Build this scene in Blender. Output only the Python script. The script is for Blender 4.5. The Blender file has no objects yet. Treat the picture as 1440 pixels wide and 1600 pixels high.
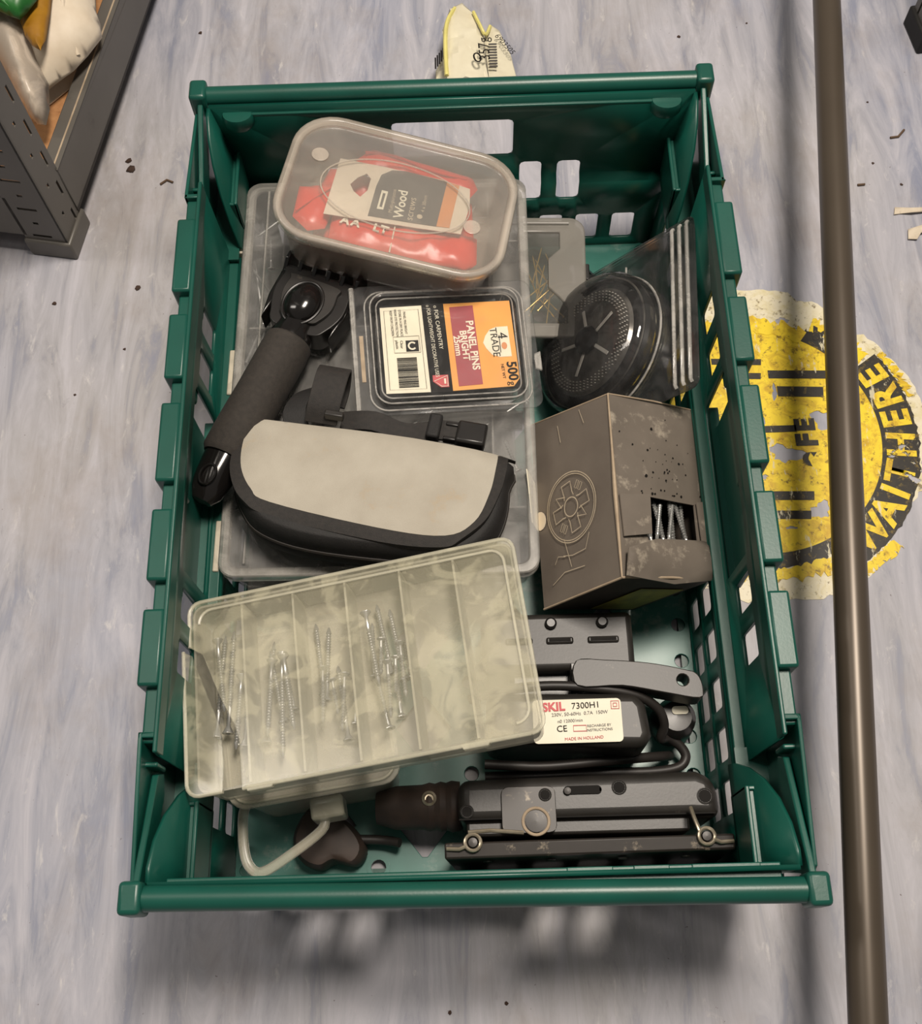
import bpy, bmesh, math, random
from mathutils import Vector, Matrix, Euler
from mathutils.geometry import delaunay_2d_cdt

random.seed(7)
PI = math.pi
R = math.radians
scene = bpy.context.scene
col = scene.collection

# ------------------------------------------------------------------ camera, light, exposure
cam = bpy.data.cameras.new('camera')
cam.sensor_fit = 'VERTICAL'
cam.sensor_height = 36.0
cam.lens = 36.0 * 1756.9 / 1600.0
cam.clip_start = 0.02
camo = bpy.data.objects.new('camera', cam)
col.objects.link(camo)
camo.location = (0.005, -0.3458, 0.8673)
camo.rotation_euler = (0.396, 0.0194, -0.0248)
scene.camera = camo

world = bpy.data.worlds.new('room_ambient')
scene.world = world
world.use_nodes = True
wb = world.node_tree.nodes['Background']
wb.inputs[0].default_value = (1.0, 0.93, 0.86, 1)
wb.inputs[1].default_value = 0.13

def area(name, loc, target, sx, sy, power, color):
    l = bpy.data.lights.new(name, 'AREA')
    l.shape = 'RECTANGLE'
    l.size, l.size_y = sx, sy
    l.energy = power
    l.color = color
    o = bpy.data.objects.new(name, l)
    col.objects.link(o)
    o.location = loc
    d = Vector(target) - Vector(loc)
    o.rotation_euler = d.to_track_quat('-Z', 'Y').to_euler()
    return o
area('ceiling_or_fill_light', (0.40, 0.34, 2.35), (0.3, 0.1, 0), 0.42, 0.60, 43, (1.0, 0.90, 0.79))
area('ceiling_or_fill_light', (-1.7, 0.5, 2.35), (-0.6, 0.1, 0), 0.3, 1.2, 12, (1.0, 0.92, 0.83))  # added fill lamp that lightens shadows from the left, not a room fixture

vs = scene.view_settings
vs.view_transform = 'Standard'
vs.look = 'None'
vs.gamma = 1.0
vs.use_curve_mapping = False
vs.exposure = 0.48
try:
    scene.cycles.transparent_max_bounces = 32
except Exception:
    pass

# ------------------------------------------------------------------ materials
def srgb(r, g, b):
    f = lambda c: (c / 12.92 if c <= 0.04045 else ((c + 0.055) / 1.055) ** 2.4)
    return (f(r / 255), f(g / 255), f(b / 255), 1.0)

class NT:
    def __init__(s, name):
        s.m = bpy.data.materials.new(name)
        s.m.use_nodes = True
        s.t = s.m.node_tree
        s.t.nodes.clear()
        s.out = s.n('ShaderNodeOutputMaterial')
    def n(s, typ, **kw):
        nd = s.t.nodes.new(typ)
        for k, v in kw.items():
            setattr(nd, k, v)
        return nd
    def l(s, a, b):
        s.t.links.new(a, b)
    def coord(s, scale=(1, 1, 1), rot=(0, 0, 0)):
        tc = s.n('ShaderNodeTexCoord')
        mp = s.n('ShaderNodeMapping')
        mp.inputs['Scale'].default_value = scale
        mp.inputs['Rotation'].default_value = rot
        s.l(tc.outputs['Object'], mp.inputs['Vector'])
        return mp.outputs['Vector']
    def noise(s, vec, scale, detail=3, rough=0.55, dist=0.0):
        nd = s.n('ShaderNodeTexNoise')
        nd.inputs['Scale'].default_value = scale
        nd.inputs['Detail'].default_value = detail
        nd.inputs['Roughness'].default_value = rough
        nd.inputs['Distortion'].default_value = dist
        s.l(vec, nd.inputs['Vector'])
        return nd.outputs['Fac']
    def ramp(s, fac, stops, interp='LINEAR'):
        nd = s.n('ShaderNodeValToRGB')
        cr = nd.color_ramp
        cr.interpolation = interp
        while len(cr.elements) < len(stops):
            cr.elements.new(0.5)
        for e, (p, c) in zip(cr.elements, stops):
            e.position = p
            e.color = c if len(c) == 4 else (*c, 1)
        s.l(fac, nd.inputs['Fac'])
        return nd.outputs['Color']
    def mix(s, fac, a, b):
        nd = s.n('ShaderNodeMix', data_type='RGBA')
        for sock, val in ((nd.inputs['Factor'], fac), (nd.inputs['A'], a), (nd.inputs['B'], b)):
            pass
        ins = [i for i in nd.inputs if i.enabled]
        for sock, val in zip(ins, (fac, a, b)):
            if hasattr(val, 'links'):
                s.l(val, sock)
            else:
                sock.default_value = val
        return [o for o in nd.outputs if o.enabled][0]
    def math(s, op, a, b=None, c=None):
        nd = s.n('ShaderNodeMath', operation=op)
        nd.use_clamp = False
        for i, v in enumerate((a, b, c)):
            if v is None:
                continue
            if hasattr(v, 'links'):
                s.l(v, nd.inputs[i])
            else:
                nd.inputs[i].default_value = v
        return nd.outputs[0]
    def bump(s, h, strength=0.2, dist=0.001):
        nd = s.n('ShaderNodeBump')
        nd.inputs['Strength'].default_value = strength
        nd.inputs['Distance'].default_value = dist
        s.l(h, nd.inputs['Height'])
        return nd.outputs['Normal']
    def bsdf(s, color, rough=0.5, metal=0.0, spec=0.5, normal=None):
        p = s.n('ShaderNodeBsdfPrincipled')
        for k, v in (('Base Color', color), ('Roughness', rough), ('Metallic', metal), ('Specular IOR Level', spec)):
            if hasattr(v, 'links'):
                s.l(v, p.inputs[k])
            else:
                p.inputs[k].default_value = v
        if normal is not None:
            s.l(normal, p.inputs['Normal'])
        return p
    def done(s, shader):
        s.l(shader, s.out.inputs['Surface'])
        return s.m

BW = lambda v: (v, v, v, 1)
def plain(name, c1, c2=None, rough=0.5, metal=0.0, spec=0.5, scale=60, bump=0.0, bscale=300, dirt=None, dpos=0.62, dscale=25):
    t = NT(name)
    v = t.coord()
    f = t.noise(v, scale, 4)
    colr = t.mix(t.ramp(f, [(0.3, BW(0)), (0.7, BW(1))]), c1, c2 or tuple(x * 0.8 for x in c1[:3]) + (1,))
    if dirt:
        colr = t.mix(t.ramp(t.noise(v, dscale, 6, 0.7), [(dpos, BW(0)), (dpos + 0.12, BW(0.85))]), colr, dirt)
    nrm = t.bump(t.noise(v, bscale, 3), bump) if bump else None
    return t.done(t.bsdf(colr, rough, metal, spec, nrm).outputs[0])

def clear(name, tint, milk=0.25, rough=0.15, cloud=0.25, cscale=30, trans=(1, 1, 1, 1), gloss=0.8, edge=(0.46, 0.60)):
    """see-through plastic: a share of it is milky, the rest lets what is behind show, with a clear-coat reflection"""
    t = NT(name)
    v = t.coord()
    p = t.bsdf(tint, 0.6, 0, 0.2)
    tr = t.n('ShaderNodeBsdfTransparent')
    tr.inputs[0].default_value = trans
    cl = t.ramp(t.noise(v, cscale, 6, 0.6, 1.2), [(edge[0], BW(0)), (edge[1], BW(1))])
    fac = t.math('MINIMUM', t.math('MULTIPLY_ADD', cl, cloud, milk), 1.0)
    mx = t.n('ShaderNodeMixShader')
    t.l(fac, mx.inputs[0])
    t.l(tr.outputs[0], mx.inputs[1])
    t.l(p.outputs[0], mx.inputs[2])
    gl = t.n('ShaderNodeBsdfGlossy')
    gl.inputs['Roughness'].default_value = rough
    fr = t.n('ShaderNodeFresnel')
    fr.inputs[0].default_value = 1.45
    m2 = t.n('ShaderNodeMixShader')
    t.l(t.math('MULTIPLY', fr.outputs[0], gloss), m2.inputs[0])
    t.l(mx.outputs[0], m2.inputs[1])
    t.l(gl.outputs[0], m2.inputs[2])
    return t.done(m2.outputs[0])

def floor_mat():
    t = NT('blue_grey_streaked_vinyl')
    v = t.coord((1, 0.16, 1))
    vd = t.coord((1, 0.3, 1), (0, 0, 0.25))
    broad = t.noise(t.coord((1, 0.6, 1)), 3.2, 3)
    st = t.noise(v, 42, 8, 0.68, 0.9)
    st2 = t.noise(vd, 95, 6, 0.7, 0.6)
    c = t.mix(t.ramp(broad, [(0.38, BW(0)), (0.64, BW(1))]), srgb(142, 146, 162), srgb(160, 157, 157))
    c = t.mix(t.ramp(st, [(0.40, BW(0)), (0.66, BW(0.75))]), c, srgb(189, 187, 194))
    c = t.mix(t.ramp(st, [(0.30, BW(0.6)), (0.44, BW(0))]), c, srgb(120, 126, 148))
    c = t.mix(t.ramp(st2, [(0.60, BW(0)), (0.72, BW(0.6))]), c, srgb(205, 202, 200))
    c = t.mix(t.ramp(st2, [(0.26, BW(0.5)), (0.36, BW(0))]), c, srgb(120, 118, 124))
    # scuffs and dirt film
    dirt = t.noise(t.coord((1, 0.7, 1)), 7.0, 6, 0.7)
    c = t.mix(t.ramp(dirt, [(0.5, BW(0)), (0.78, BW(0.55))]), c, srgb(140, 126, 112))
    spk = t.noise(t.coord(), 260, 2, 0.5)
    c = t.mix(t.ramp(spk, [(0.74, BW(0)), (0.79, BW(0.7))]), c, srgb(84, 72, 66))
    rough = t.ramp(st, [(0.3, BW(0.42)), (0.7, BW(0.55))])
    return t.done(t.bsdf(c, rough, 0, 0.4, t.bump(st2, 0.05, 0.001)).outputs[0])

def wear_mat(name, c1, c2, grime):
    """print of the worn floor sticker: flaked-away patches let the floor show"""
    t = NT(name)
    v = t.coord()
    a = t.noise(v, 22, 6, 0.6, 0.8)
    b = t.noise(v, 70, 5, 0.7, 1.0)
    k = t.noise(v, 150, 5, 0.7)
    c = t.mix(t.ramp(b, [(0.45, BW(0)), (0.66, BW(1))]), c1, c2)
    c = t.mix(t.ramp(k, [(0.56, BW(0)), (0.66, BW(0.9))]), c, grime)
    c = t.mix(t.ramp(t.noise(t.coord((1, 0.3, 1)), 120, 5, 0.7), [(0.60, BW(0)), (0.64, BW(0.8))]), c, srgb(214, 206, 176))
    p = t.bsdf(c, 0.45, 0, 0.4)
    tr = t.n('ShaderNodeBsdfTransparent')
    mx = t.n('ShaderNodeMixShader')
    hole = t.ramp(t.math('ADD', a, t.math('MULTIPLY', t.math('SUBTRACT', b, 0.5), 0.35)), [(0.650, BW(1)), (0.662, BW(0))])
    t.l(hole, mx.inputs[0])
    t.l(tr.outputs[0], mx.inputs[1])
    t.l(p.outputs[0], mx.inputs[2])
    return t.done(mx.outputs[0])

M = {}
M['floor'] = floor_mat()
M['green'] = plain('green_crate_plastic', srgb(16, 80, 68), srgb(13, 70, 59), 0.36, scale=18, bump=0.04, bscale=500, dirt=srgb(60, 104, 92), dpos=0.68, dscale=30)
M['green_base'] = plain('worn_green_base_plastic', srgb(60, 116, 106), srgb(36, 96, 84), 0.34, scale=28, dirt=srgb(128, 146, 136), dpos=0.56, dscale=22)
M['pole'] = plain('brown_bronze_tube', srgb(86, 77, 66), srgb(78, 69, 59), 0.36, 0.35, scale=6, dirt=srgb(150, 140, 120), dpos=0.76, dscale=90)
M['rack'] = plain('grey_painted_steel', srgb(98, 94, 88), srgb(88, 84, 78), 0.42, 0.1, scale=12, dirt=srgb(66, 60, 54), dpos=0.64, dscale=14)
M['chip'] = plain('brown_chipboard', srgb(178, 130, 84), srgb(156, 108, 66), 0.75, scale=120, bump=0.15, dirt=srgb(120, 82, 52), dpos=0.6, dscale=60)
M['dark'] = plain('dark_gap', srgb(26, 24, 22), None, 0.7)
M['paper'] = plain('white_paper_bag', srgb(226, 214, 194), srgb(206, 190, 166), 0.6, scale=30, bump=0.4, bscale=60)
M['poly'] = clear('thin_poly_bag', srgb(214, 200, 182), 0.5, 0.3, 0.3, 25)
M['ochre'] = plain('ochre_print', srgb(176, 128, 26), srgb(128, 84, 16), 0.45, scale=30)
M['leafgreen'] = plain('green_bag_plastic', srgb(46, 120, 48), srgb(24, 84, 34), 0.4, scale=40)
M['black'] = plain('black_plastic', srgb(36, 34, 32), srgb(28, 26, 25), 0.34, scale=40, bump=0.03)
M['gloss'] = plain('glossy_black_plastic', srgb(24, 22, 21), None, 0.14, scale=40)
M['foam'] = plain('black_foam_grip', srgb(54, 49, 44), srgb(44, 40, 36), 0.85, scale=300, bump=0.25, bscale=900, dirt=srgb(34, 31, 29), dpos=0.66, dscale=40)
M['toolgrey'] = plain('dusty_black_tool_housing', srgb(44, 41, 38), srgb(34, 32, 29), 0.42, scale=50, bump=0.05, bscale=500, dirt=srgb(112, 104, 92), dpos=0.64, dscale=110)
M['padgrey'] = plain('worn_black_pad_metal', srgb(48, 43, 39), srgb(38, 34, 31), 0.42, 0.1, scale=40, dirt=srgb(146, 134, 116), dpos=0.60, dscale=90)
M['rubber'] = plain('black_cable_rubber', srgb(40, 36, 33), srgb(32, 29, 27), 0.48, scale=50)
M['brownrub'] = plain('dusty_brown_black_rubber', srgb(66, 52, 44), srgb(46, 38, 33), 0.6, scale=60, dirt=srgb(150, 140, 126), dpos=0.74, dscale=140)
M['zinc'] = plain('zinc_plated_steel', srgb(206, 206, 202), srgb(170, 170, 168), 0.28, 0.7, scale=120)
M['wire'] = plain('spring_steel_wire', srgb(202, 190, 168), srgb(170, 158, 136), 0.3, 0.8, scale=120)
M['brass'] = plain('brassed_nails', srgb(206, 176, 104), srgb(176, 146, 82), 0.28, 0.6, scale=120)
M['canvas'] = plain('light_grey_canvas', srgb(176, 170, 156), srgb(162, 155, 141), 0.8, scale=26, bump=0.35, bscale=1400, dirt=srgb(168, 152, 128), dpos=0.6, dscale=24)
M['webbing'] = plain('black_webbing', srgb(44, 40, 37), srgb(32, 30, 28), 0.75, scale=300, bump=0.4, bscale=1500)
M['nylon'] = plain('black_nylon', srgb(28, 26, 25), srgb(20, 19, 18), 0.7, scale=120, bump=0.3, bscale=900)
M['card'] = plain('grey_brown_card', srgb(112, 103, 93), srgb(102, 93, 84), 0.6, scale=30, bump=0.06, dirt=srgb(140, 128, 114), dpos=0.66, dscale=30)
M['cardscuff'] = plain('grey_card_with_scuffs', srgb(114, 105, 95), srgb(102, 94, 85), 0.6, scale=30, bump=0.06, dirt=srgb(168, 158, 142), dpos=0.56, dscale=42)
M['cardedge'] = plain('worn_card_edge', srgb(176, 158, 134), srgb(150, 132, 110), 0.8, scale=90)
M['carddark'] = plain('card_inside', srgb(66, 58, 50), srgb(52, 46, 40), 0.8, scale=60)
M['lime'] = plain('yellow_green_box_label', srgb(168, 160, 70), srgb(110, 106, 56), 0.6, scale=50)
M['ink'] = plain('white_line_print', srgb(196, 182, 158), srgb(176, 160, 136), 0.7, scale=200)
M['inkblack'] = plain('black_print_and_recess', srgb(26, 24, 22), None, 0.7, spec=0.15)
M['inkred'] = plain('red_print', srgb(196, 50, 56), None, 0.5)
M['labelwhite'] = plain('white_label', srgb(232, 226, 204), srgb(224, 216, 192), 0.5, scale=40)
M['orange'] = plain('orange_card', srgb(232, 164, 52), srgb(222, 152, 46), 0.5, scale=40)
M['maroon'] = plain('maroon_card', srgb(160, 40, 52), srgb(148, 36, 46), 0.5, scale=40)
M['redbag'] = plain('red_plastic_packet', srgb(226, 62, 42), srgb(206, 46, 32), 0.3, scale=30, dirt=srgb(236, 120, 92), dpos=0.6, dscale=36)
M['whitecard'] = plain('creased_white_card', srgb(222, 210, 190), srgb(206, 192, 170), 0.6, scale=30)
M['charcoal'] = plain('charcoal_card', srgb(82, 78, 74), srgb(72, 69, 66), 0.5, scale=30)
M['tan'] = plain('tan_orange_band', srgb(214, 142, 82), srgb(200, 128, 70), 0.5, scale=30)
M['tublid'] = clear('hazy_tub_lid_plastic', srgb(206, 198, 184), 0.12, 0.22, 0.05, 18)
M['tub'] = clear('hazy_tub_plastic', srgb(206, 188, 168), 0.16, 0.25, 0.08, 18)
M['tubrim'] = clear('thick_tub_rim_plastic', srgb(214, 202, 186), 0.36, 0.25, 0.1, 18)
M['casecl'] = clear('clear_grey_case_plastic', srgb(176, 174, 170), 0.12, 0.12, 0.12, 22)
M['caserim'] = clear('clear_case_edges', srgb(200, 196, 188), 0.26, 0.18, 0.15, 30)
M['latch'] = clear('ivory_latch_plastic', srgb(206, 196, 176), 0.7, 0.3, 0.2, 40)
M['orglid'] = clear('yellowed_lid_plastic', srgb(230, 224, 192), 0.085, 0.2, 0.10, 30, edge=(0.49, 0.56))
M['orgtray'] = clear('yellowed_tray_plastic', srgb(218, 212, 190), 0.26, 0.3, 0.08, 25)
M['orgdiv'] = clear('yellowed_divider_plastic', srgb(226, 221, 196), 0.36, 0.3, 0.12, 25)
M['smoke'] = clear('grey_lid_plastic', srgb(150, 147, 140), 0.14, 0.2, 0.08, 20)
M['smokesolid'] = clear('grey_lid_frame_plastic', srgb(146, 142, 134), 0.55, 0.3, 0.1, 20)
M['glassy'] = clear('clear_blister_plastic', srgb(190, 190, 190), 0.03, 0.05, 0.03, 40, (0.96, 0.96, 0.96, 1), 0.9)
M['glassrim'] = clear('clear_blister_ridge', srgb(232, 228, 220), 0.26, 0.05, 0.14, 60, (0.92, 0.92, 0.92, 1), 1.0)
M['chrome'] = plain('silver_disc_face', srgb(112, 108, 102), srgb(52, 49, 46), 0.22, 0.35, scale=55)
M['dots'] = plain('silver_grit_dots', srgb(226, 222, 212), srgb(206, 200, 190), 0.3, 0.2)
M['packet'] = plain('white_plastic_packet', srgb(226, 220, 196), srgb(206, 198, 172), 0.35, scale=30, bump=0.3, bscale=70)
M['yellowp'] = plain('pale_yellow_band', srgb(226, 216, 130), None, 0.4)
M['st_yellow'] = wear_mat('worn_yellow_vinyl', srgb(236, 206, 40), srgb(196, 158, 30), srgb(110, 84, 24))
M['st_black'] = wear_mat('worn_black_vinyl', srgb(34, 30, 24), srgb(48, 42, 30), srgb(120, 100, 40))
M['st_white'] = wear_mat('worn_cream_vinyl', srgb(222, 214, 188), srgb(208, 196, 150), srgb(120, 104, 70))
M['dirt'] = plain('dirt_crumb', srgb(70, 50, 40), srgb(50, 38, 30), 0.9, scale=300)
M['twig'] = plain('dry_brown_fibre', srgb(96, 76, 58), None, 0.9)
M['offcut'] = plain('cream_paper_scrap', srgb(216, 204, 184), srgb(186, 172, 150), 0.8, scale=60, bump=0.3)

# ------------------------------------------------------------------ mesh helpers
def rrect(w, d, r, n=5, cx=0, cy=0):
    pts = []
    for sx, sy, a0 in ((1, 1, 0), (-1, 1, 90), (-1, -1, 180), (1, -1, 270)):
        for i in range(n + 1):
            a = R(a0 + 90 * i / n)
            pts.append((cx + sx * (w / 2 - r) + r * math.cos(a), cy + sy * (d / 2 - r) + r * math.sin(a)))
    return pts

def circ(cx, cy, r, n=14, ry=None):
    return [(cx + r * math.cos(2 * PI * i / n), cy + (ry or r) * math.sin(2 * PI * i / n)) for i in range(n)]

def inside(p, poly):
    x, y = p
    c = False
    j = len(poly) - 1
    for i in range(len(poly)):
        xi, yi = poly[i]
        xj, yj = poly[j]
        if (yi > y) != (yj > y) and x < (xj - xi) * (y - yi) / (yj - yi) + xi:
            c = not c
        j = i
    return c

def smooth(pts, n=6, closed=False):
    P = [Vector(p) for p in pts]
    out = []
    m = len(P)
    rng = m if closed else m - 1
    for i in range(rng):
        p0 = P[(i - 1) % m] if closed or i > 0 else P[0]
        p1, p2 = P[i], P[(i + 1) % m]
        p3 = P[(i + 2) % m] if closed or i + 2 < m else P[-1]
        for k in range(n):
            t = k / n
            out.append(0.5 * ((2 * p1) + (-p0 + p2) * t + (2 * p0 - 5 * p1 + 4 * p2 - p3) * t * t + (-p0 + 3 * p1 - 3 * p2 + p3) * t ** 3))
    if not closed:
        out.append(P[-1])
    return out

class MB:
    def __init__(s):
        s.v, s.f = [], []
    def add(s, V, F, mtx=None):
        o = len(s.v)
        s.v += [tuple(mtx @ Vector(p)) if mtx else tuple(p) for p in V]
        s.f += [tuple(i + o for i in f) for f in F]
        return s
    def box(s, x0, x1, y0, y1, z0, z1, mtx=None):
        V = [(x0, y0, z0), (x1, y0, z0), (x1, y1, z0), (x0, y1, z0), (x0, y0, z1), (x1, y0, z1), (x1, y1, z1), (x0, y1, z1)]
        F = [(0, 3, 2, 1), (4, 5, 6, 7), (0, 1, 5, 4), (1, 2, 6, 5), (2, 3, 7, 6), (3, 0, 4, 7)]
        return s.add(V, F, mtx)
    def hexa(s, V):
        return s.add(V, [(0, 3, 2, 1), (4, 5, 6, 7), (0, 1, 5, 4), (1, 2, 6, 5), (2, 3, 7, 6), (3, 0, 4, 7)])
    def loft(s, loops, cap0=True, cap1=True, closed=True, mtx=None):
        n = len(loops[0])
        V = [p for l in loops for p in l]
        F = []
        for k in range(len(loops) - 1):
            for i in range(n if closed else n - 1):
                j = (i + 1) % n
                F.append((k * n + i, k * n + j, (k + 1) * n + j, (k + 1) * n + i))
        if cap0:
            F.append(tuple(reversed(range(n))))
        if cap1:
            F.append(tuple((len(loops) - 1) * n + i for i in range(n)))
        return s.add(V, F, mtx)
    def prism(s, out, z0, z1, mtx=None):
        if sum(a[0] * b[1] - b[0] * a[1] for a, b in zip(out, out[1:] + out[:1])) < 0:
            out = out[::-1]
        return s.loft([[(x, y, z0) for x, y in out], [(x, y, z1) for x, y in out]], mtx=mtx)
    def lathe(s, prof, n=32, mtx=None, sx=1, sy=1):
        loops = [[(max(r, 1e-5) * math.cos(2 * PI * i / n) * sx, max(r, 1e-5) * math.sin(2 * PI * i / n) * sy, z) for i in range(n)] for r, z in prof]
        return s.loft(loops, mtx=mtx)
    def tube(s, pts, r, n=10, closed=False, flat=1.0):
        P = [Vector(p) for p in pts]
        m = len(P)
        loops = []
        up = None
        for i in range(m):
            if closed:
                t = P[(i + 1) % m] - P[i - 1]
            else:
                t = P[min(i + 1, m - 1)] - P[max(i - 1, 0)]
            if t.length < 1e-9:
                t = Vector((0, 0, 1))
            t.normalize()
            if up is None:
                up = Vector((0, 0, 1)) if abs(t.z) < 0.9 else Vector((1, 0, 0))
            a = t.cross(up)
            if a.length < 1e-6:
                a = t.orthogonal()
            a.normalize()
            b = a.cross(t)
            up = b
            rr = r[i] if isinstance(r, (list, tuple)) else r
            loops.append([tuple(P[i] + a * (rr * math.cos(2 * PI * k / n)) + b * (rr * flat * math.sin(2 * PI * k / n))) for k in range(n)])
        if closed:
            loops.append(loops[0])
            return s.loft(loops, False, False)
        return s.loft(loops)
    def ribbon(s, pts, w, fn, closed=False, h=0.0):
        """flat line of width w along 2D points, mapped to 3D by fn(x, y)"""
        P = [Vector((p[0], p[1])) for p in pts]
        m = len(P)
        L, Q = [], []
        for i in range(m):
            t = (P[(i + 1) % m] - P[i - 1]) if closed else (P[min(i + 1, m - 1)] - P[max(i - 1, 0)])
            t = t.normalized() if t.length > 1e-9 else Vector((1, 0))
            nrm = Vector((-t.y, t.x)) * w / 2
            L.append(fn(*(P[i] + nrm)))
            Q.append(fn(*(P[i] - nrm)))
        F = []
        for i in range(m if closed else m - 1):
            j = (i + 1) % m
            F.append((i, m + i, m + j, j))
        return s.add(L + Q, F)
    def plate(s, outer, holes=(), fn=None, folds=(), grid=None, th=None, thdir=(0, 0, 1)):
        """sheet with holes (2D), mapped to 3D by fn; th gives it thickness along thdir"""
        V, E = [], []
        def loop(l):
            o = len(V)
            V.extend(Vector((p[0], p[1])) for p in l)
            E.extend((o + i, o + (i + 1) % len(l)) for i in range(len(l)))
        loop(outer)
        for h in holes:
            loop(h)
        for a, b in folds:
            o = len(V)
            V.extend((Vector(a), Vector(b)))
            E.append((o, o + 1))
        if grid:
            xs = [p[0] for p in outer]
            ys = [p[1] for p in outer]
            x = min(xs) + grid / 2
            while x < max(xs):
                y = min(ys) + grid / 2
                while y < max(ys):
                    if inside((x, y), outer) and not any(inside((x, y), h) for h in holes):
                        V.append(Vector((x, y)))
                    y += grid
                x += grid
        ov, oe, of, *_ = delaunay_2d_cdt(V, E, [], 0, 1e-6)
        keep = []
        for f in of:
            c = ((ov[f[0]].x + ov[f[1]].x + ov[f[2]].x) / 3, (ov[f[0]].y + ov[f[1]].y + ov[f[2]].y) / 3)
            if inside(c, outer) and not any(inside(c, h) for h in holes):
                keep.append(tuple(f))
        fn = fn or (lambda x, y: (x, y, 0))
        P = [Vector(fn(p.x, p.y)) for p in ov]
        if th is None:
            return s.add(P, keep)
        d = Vector(thdir) * th
        n = len(P)
        F = list(keep) + [tuple(reversed([i + n for i in f])) for f in keep]
        cnt = {}
        for f in keep:
            for a, b in ((f[0], f[1]), (f[1], f[2]), (f[2], f[0])):
                cnt[(a, b)] = cnt.get((a, b), 0) + 1
        for (a, b) in cnt:
            if (b, a) not in cnt:
                F.append((b, a, a + n, b + n))
        return s.add([tuple(p) for p in P] + [tuple(p + d) for p in P], F)
    def build(s, name, mat, parent=None, bevel=0, ang=38, solid=0, seg=2, sub=0):
        me = bpy.data.meshes.new(name)
        me.from_pydata(s.v, [], s.f)
        bm = bmesh.new()
        bm.from_mesh(me)
        bmesh.ops.remove_doubles(bm, verts=bm.verts, dist=1e-6)
        bmesh.ops.recalc_face_normals(bm, faces=bm.faces)
        bm.to_mesh(me)
        bm.free()
        me.materials.append(M[mat] if isinstance(mat, str) else mat)
        for p in me.polygons:
            p.use_smooth = True
        me.set_sharp_from_angle(angle=R(ang))
        o = bpy.data.objects.new(name, me)
        col.objects.link(o)
        if parent:
            o.parent = parent
        if solid:
            m = o.modifiers.new('thickness', 'SOLIDIFY')
            m.thickness = solid
            m.offset = 0
        if bevel:
            m = o.modifiers.new('soft_edges', 'BEVEL')
            m.width = bevel
            m.segments = seg
            m.limit_method = 'ANGLE'
            m.angle_limit = R(35)
            m.harden_normals = False
        if sub:
            m = o.modifiers.new('rounding', 'SUBSURF')
            m.levels = m.render_levels = sub
        return o

def tag(o, label, cat=None, group=None, kind=None):
    if label:
        o['label'] = label
    if cat:
        o['category'] = cat
    if group:
        o['group'] = group
    if kind:
        o['kind'] = kind
    return o

def thing(name, label, cat, loc=(0, 0, 0), rot=(0, 0, 0), group=None):
    o = bpy.data.objects.new(name, None)
    o.empty_display_size = 0.02
    col.objects.link(o)
    o.location = loc
    o.rotation_euler = [R(a) for a in rot]
    return tag(o, label, cat, group)

def mtx(loc=(0, 0, 0), rot=(0, 0, 0)):
    return Matrix.Translation(loc) @ Euler([R(a) for a in rot]).to_matrix().to_4x4()

def text_mesh(body, size, fn, mat, parent, name='lettering', bold=0.0, ax='CENTER', sx=1.0):
    """flat lettering as mesh; fn maps the flat (x, y) of the writing to 3D"""
    cu = bpy.data.curves.new(name, 'FONT')
    cu.body = body
    cu.size = size
    cu.align_x = ax
    cu.align_y = 'CENTER'
    cu.offset = bold
    cu.resolution_u = 3
    o = bpy.data.objects.new(name, cu)
    col.objects.link(o)
    dg = bpy.context.evaluated_depsgraph_get()
    me = bpy.data.meshes.new_from_object(o.evaluated_get(dg))
    bpy.data.objects.remove(o)
    bpy.data.curves.remove(cu)
    me.name = name
    for v in me.vertices:
        v.co = Vector(fn(v.co.x * sx, v.co.y))
    me.materials.clear()
    me.materials.append(M[mat])
    ob = bpy.data.objects.new(name, me)
    col.objects.link(ob)
    ob.parent = parent
    return ob

def at_flat(cx, cy, z, deg=0):
    a = R(deg)
    return lambda x, y: (cx + x * math.cos(a) - y * math.sin(a), cy + x * math.sin(a) + y * math.cos(a), z)

# ------------------------------------------------------------------ the floor
fl = MB().box(-3, 3, -3, 3, -0.03, 0).build('floor', 'floor')
tag(fl, 'blue grey vinyl floor with streaked pattern and scuffs', kind='structure')

# ------------------------------------------------------------------ round sticker on the floor
ST = (0.2509, 0.078, 0.0)
st = thing('floor_sticker', 'worn round yellow and black sticker reading WAIT HERE on the floor', 'sticker', ST)
def ragged(r, n, amp, seed, y=1):
    rg = random.Random(seed)
    ph = [rg.uniform(0, 6.28) for _ in range(6)]
    out = []
    for i in range(n):
        a = 2 * PI * i / n
        k = sum(math.sin(a * (5 + 7 * j) + ph[j]) / (1 + j * 0.6) for j in range(6))
        rr = r + amp * k * 0.5 + rg.uniform(-amp, amp) * 0.45
        out.append((rr * math.cos(a), rr * math.sin(a)))
    return out
def blot(cx, cy, rx, ry, seed, n=22):
    rg = random.Random(seed)
    ph = [rg.uniform(0, 6.28) for _ in range(3)]
    out = []
    for i in range(n):
        a = 2 * PI * i / n
        k = 1 + 0.22 * math.sin(2 * a + ph[0]) + 0.20 * math.sin(3 * a + ph[1]) + 0.14 * math.sin(7 * a + ph[2]) + rg.uniform(-.08, .08)
        out.append((cx + rx * k * math.cos(a), cy + ry * k * math.sin(a)))
    return out
edge = ragged(0.1480, 170, 0.0036, 3)
def bite(p):
    a = math.degrees(math.atan2(p[1], p[0]))
    k = 1.0
    if -46 < a < -29:
        k = 0.915
    if -29 <= a < -22:
        k = 0.96
    if 44 < a < 56:
        k = 0.965
    return (p[0] * k, p[1] * k)
edge = [bite(p) for p in edge]
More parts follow.
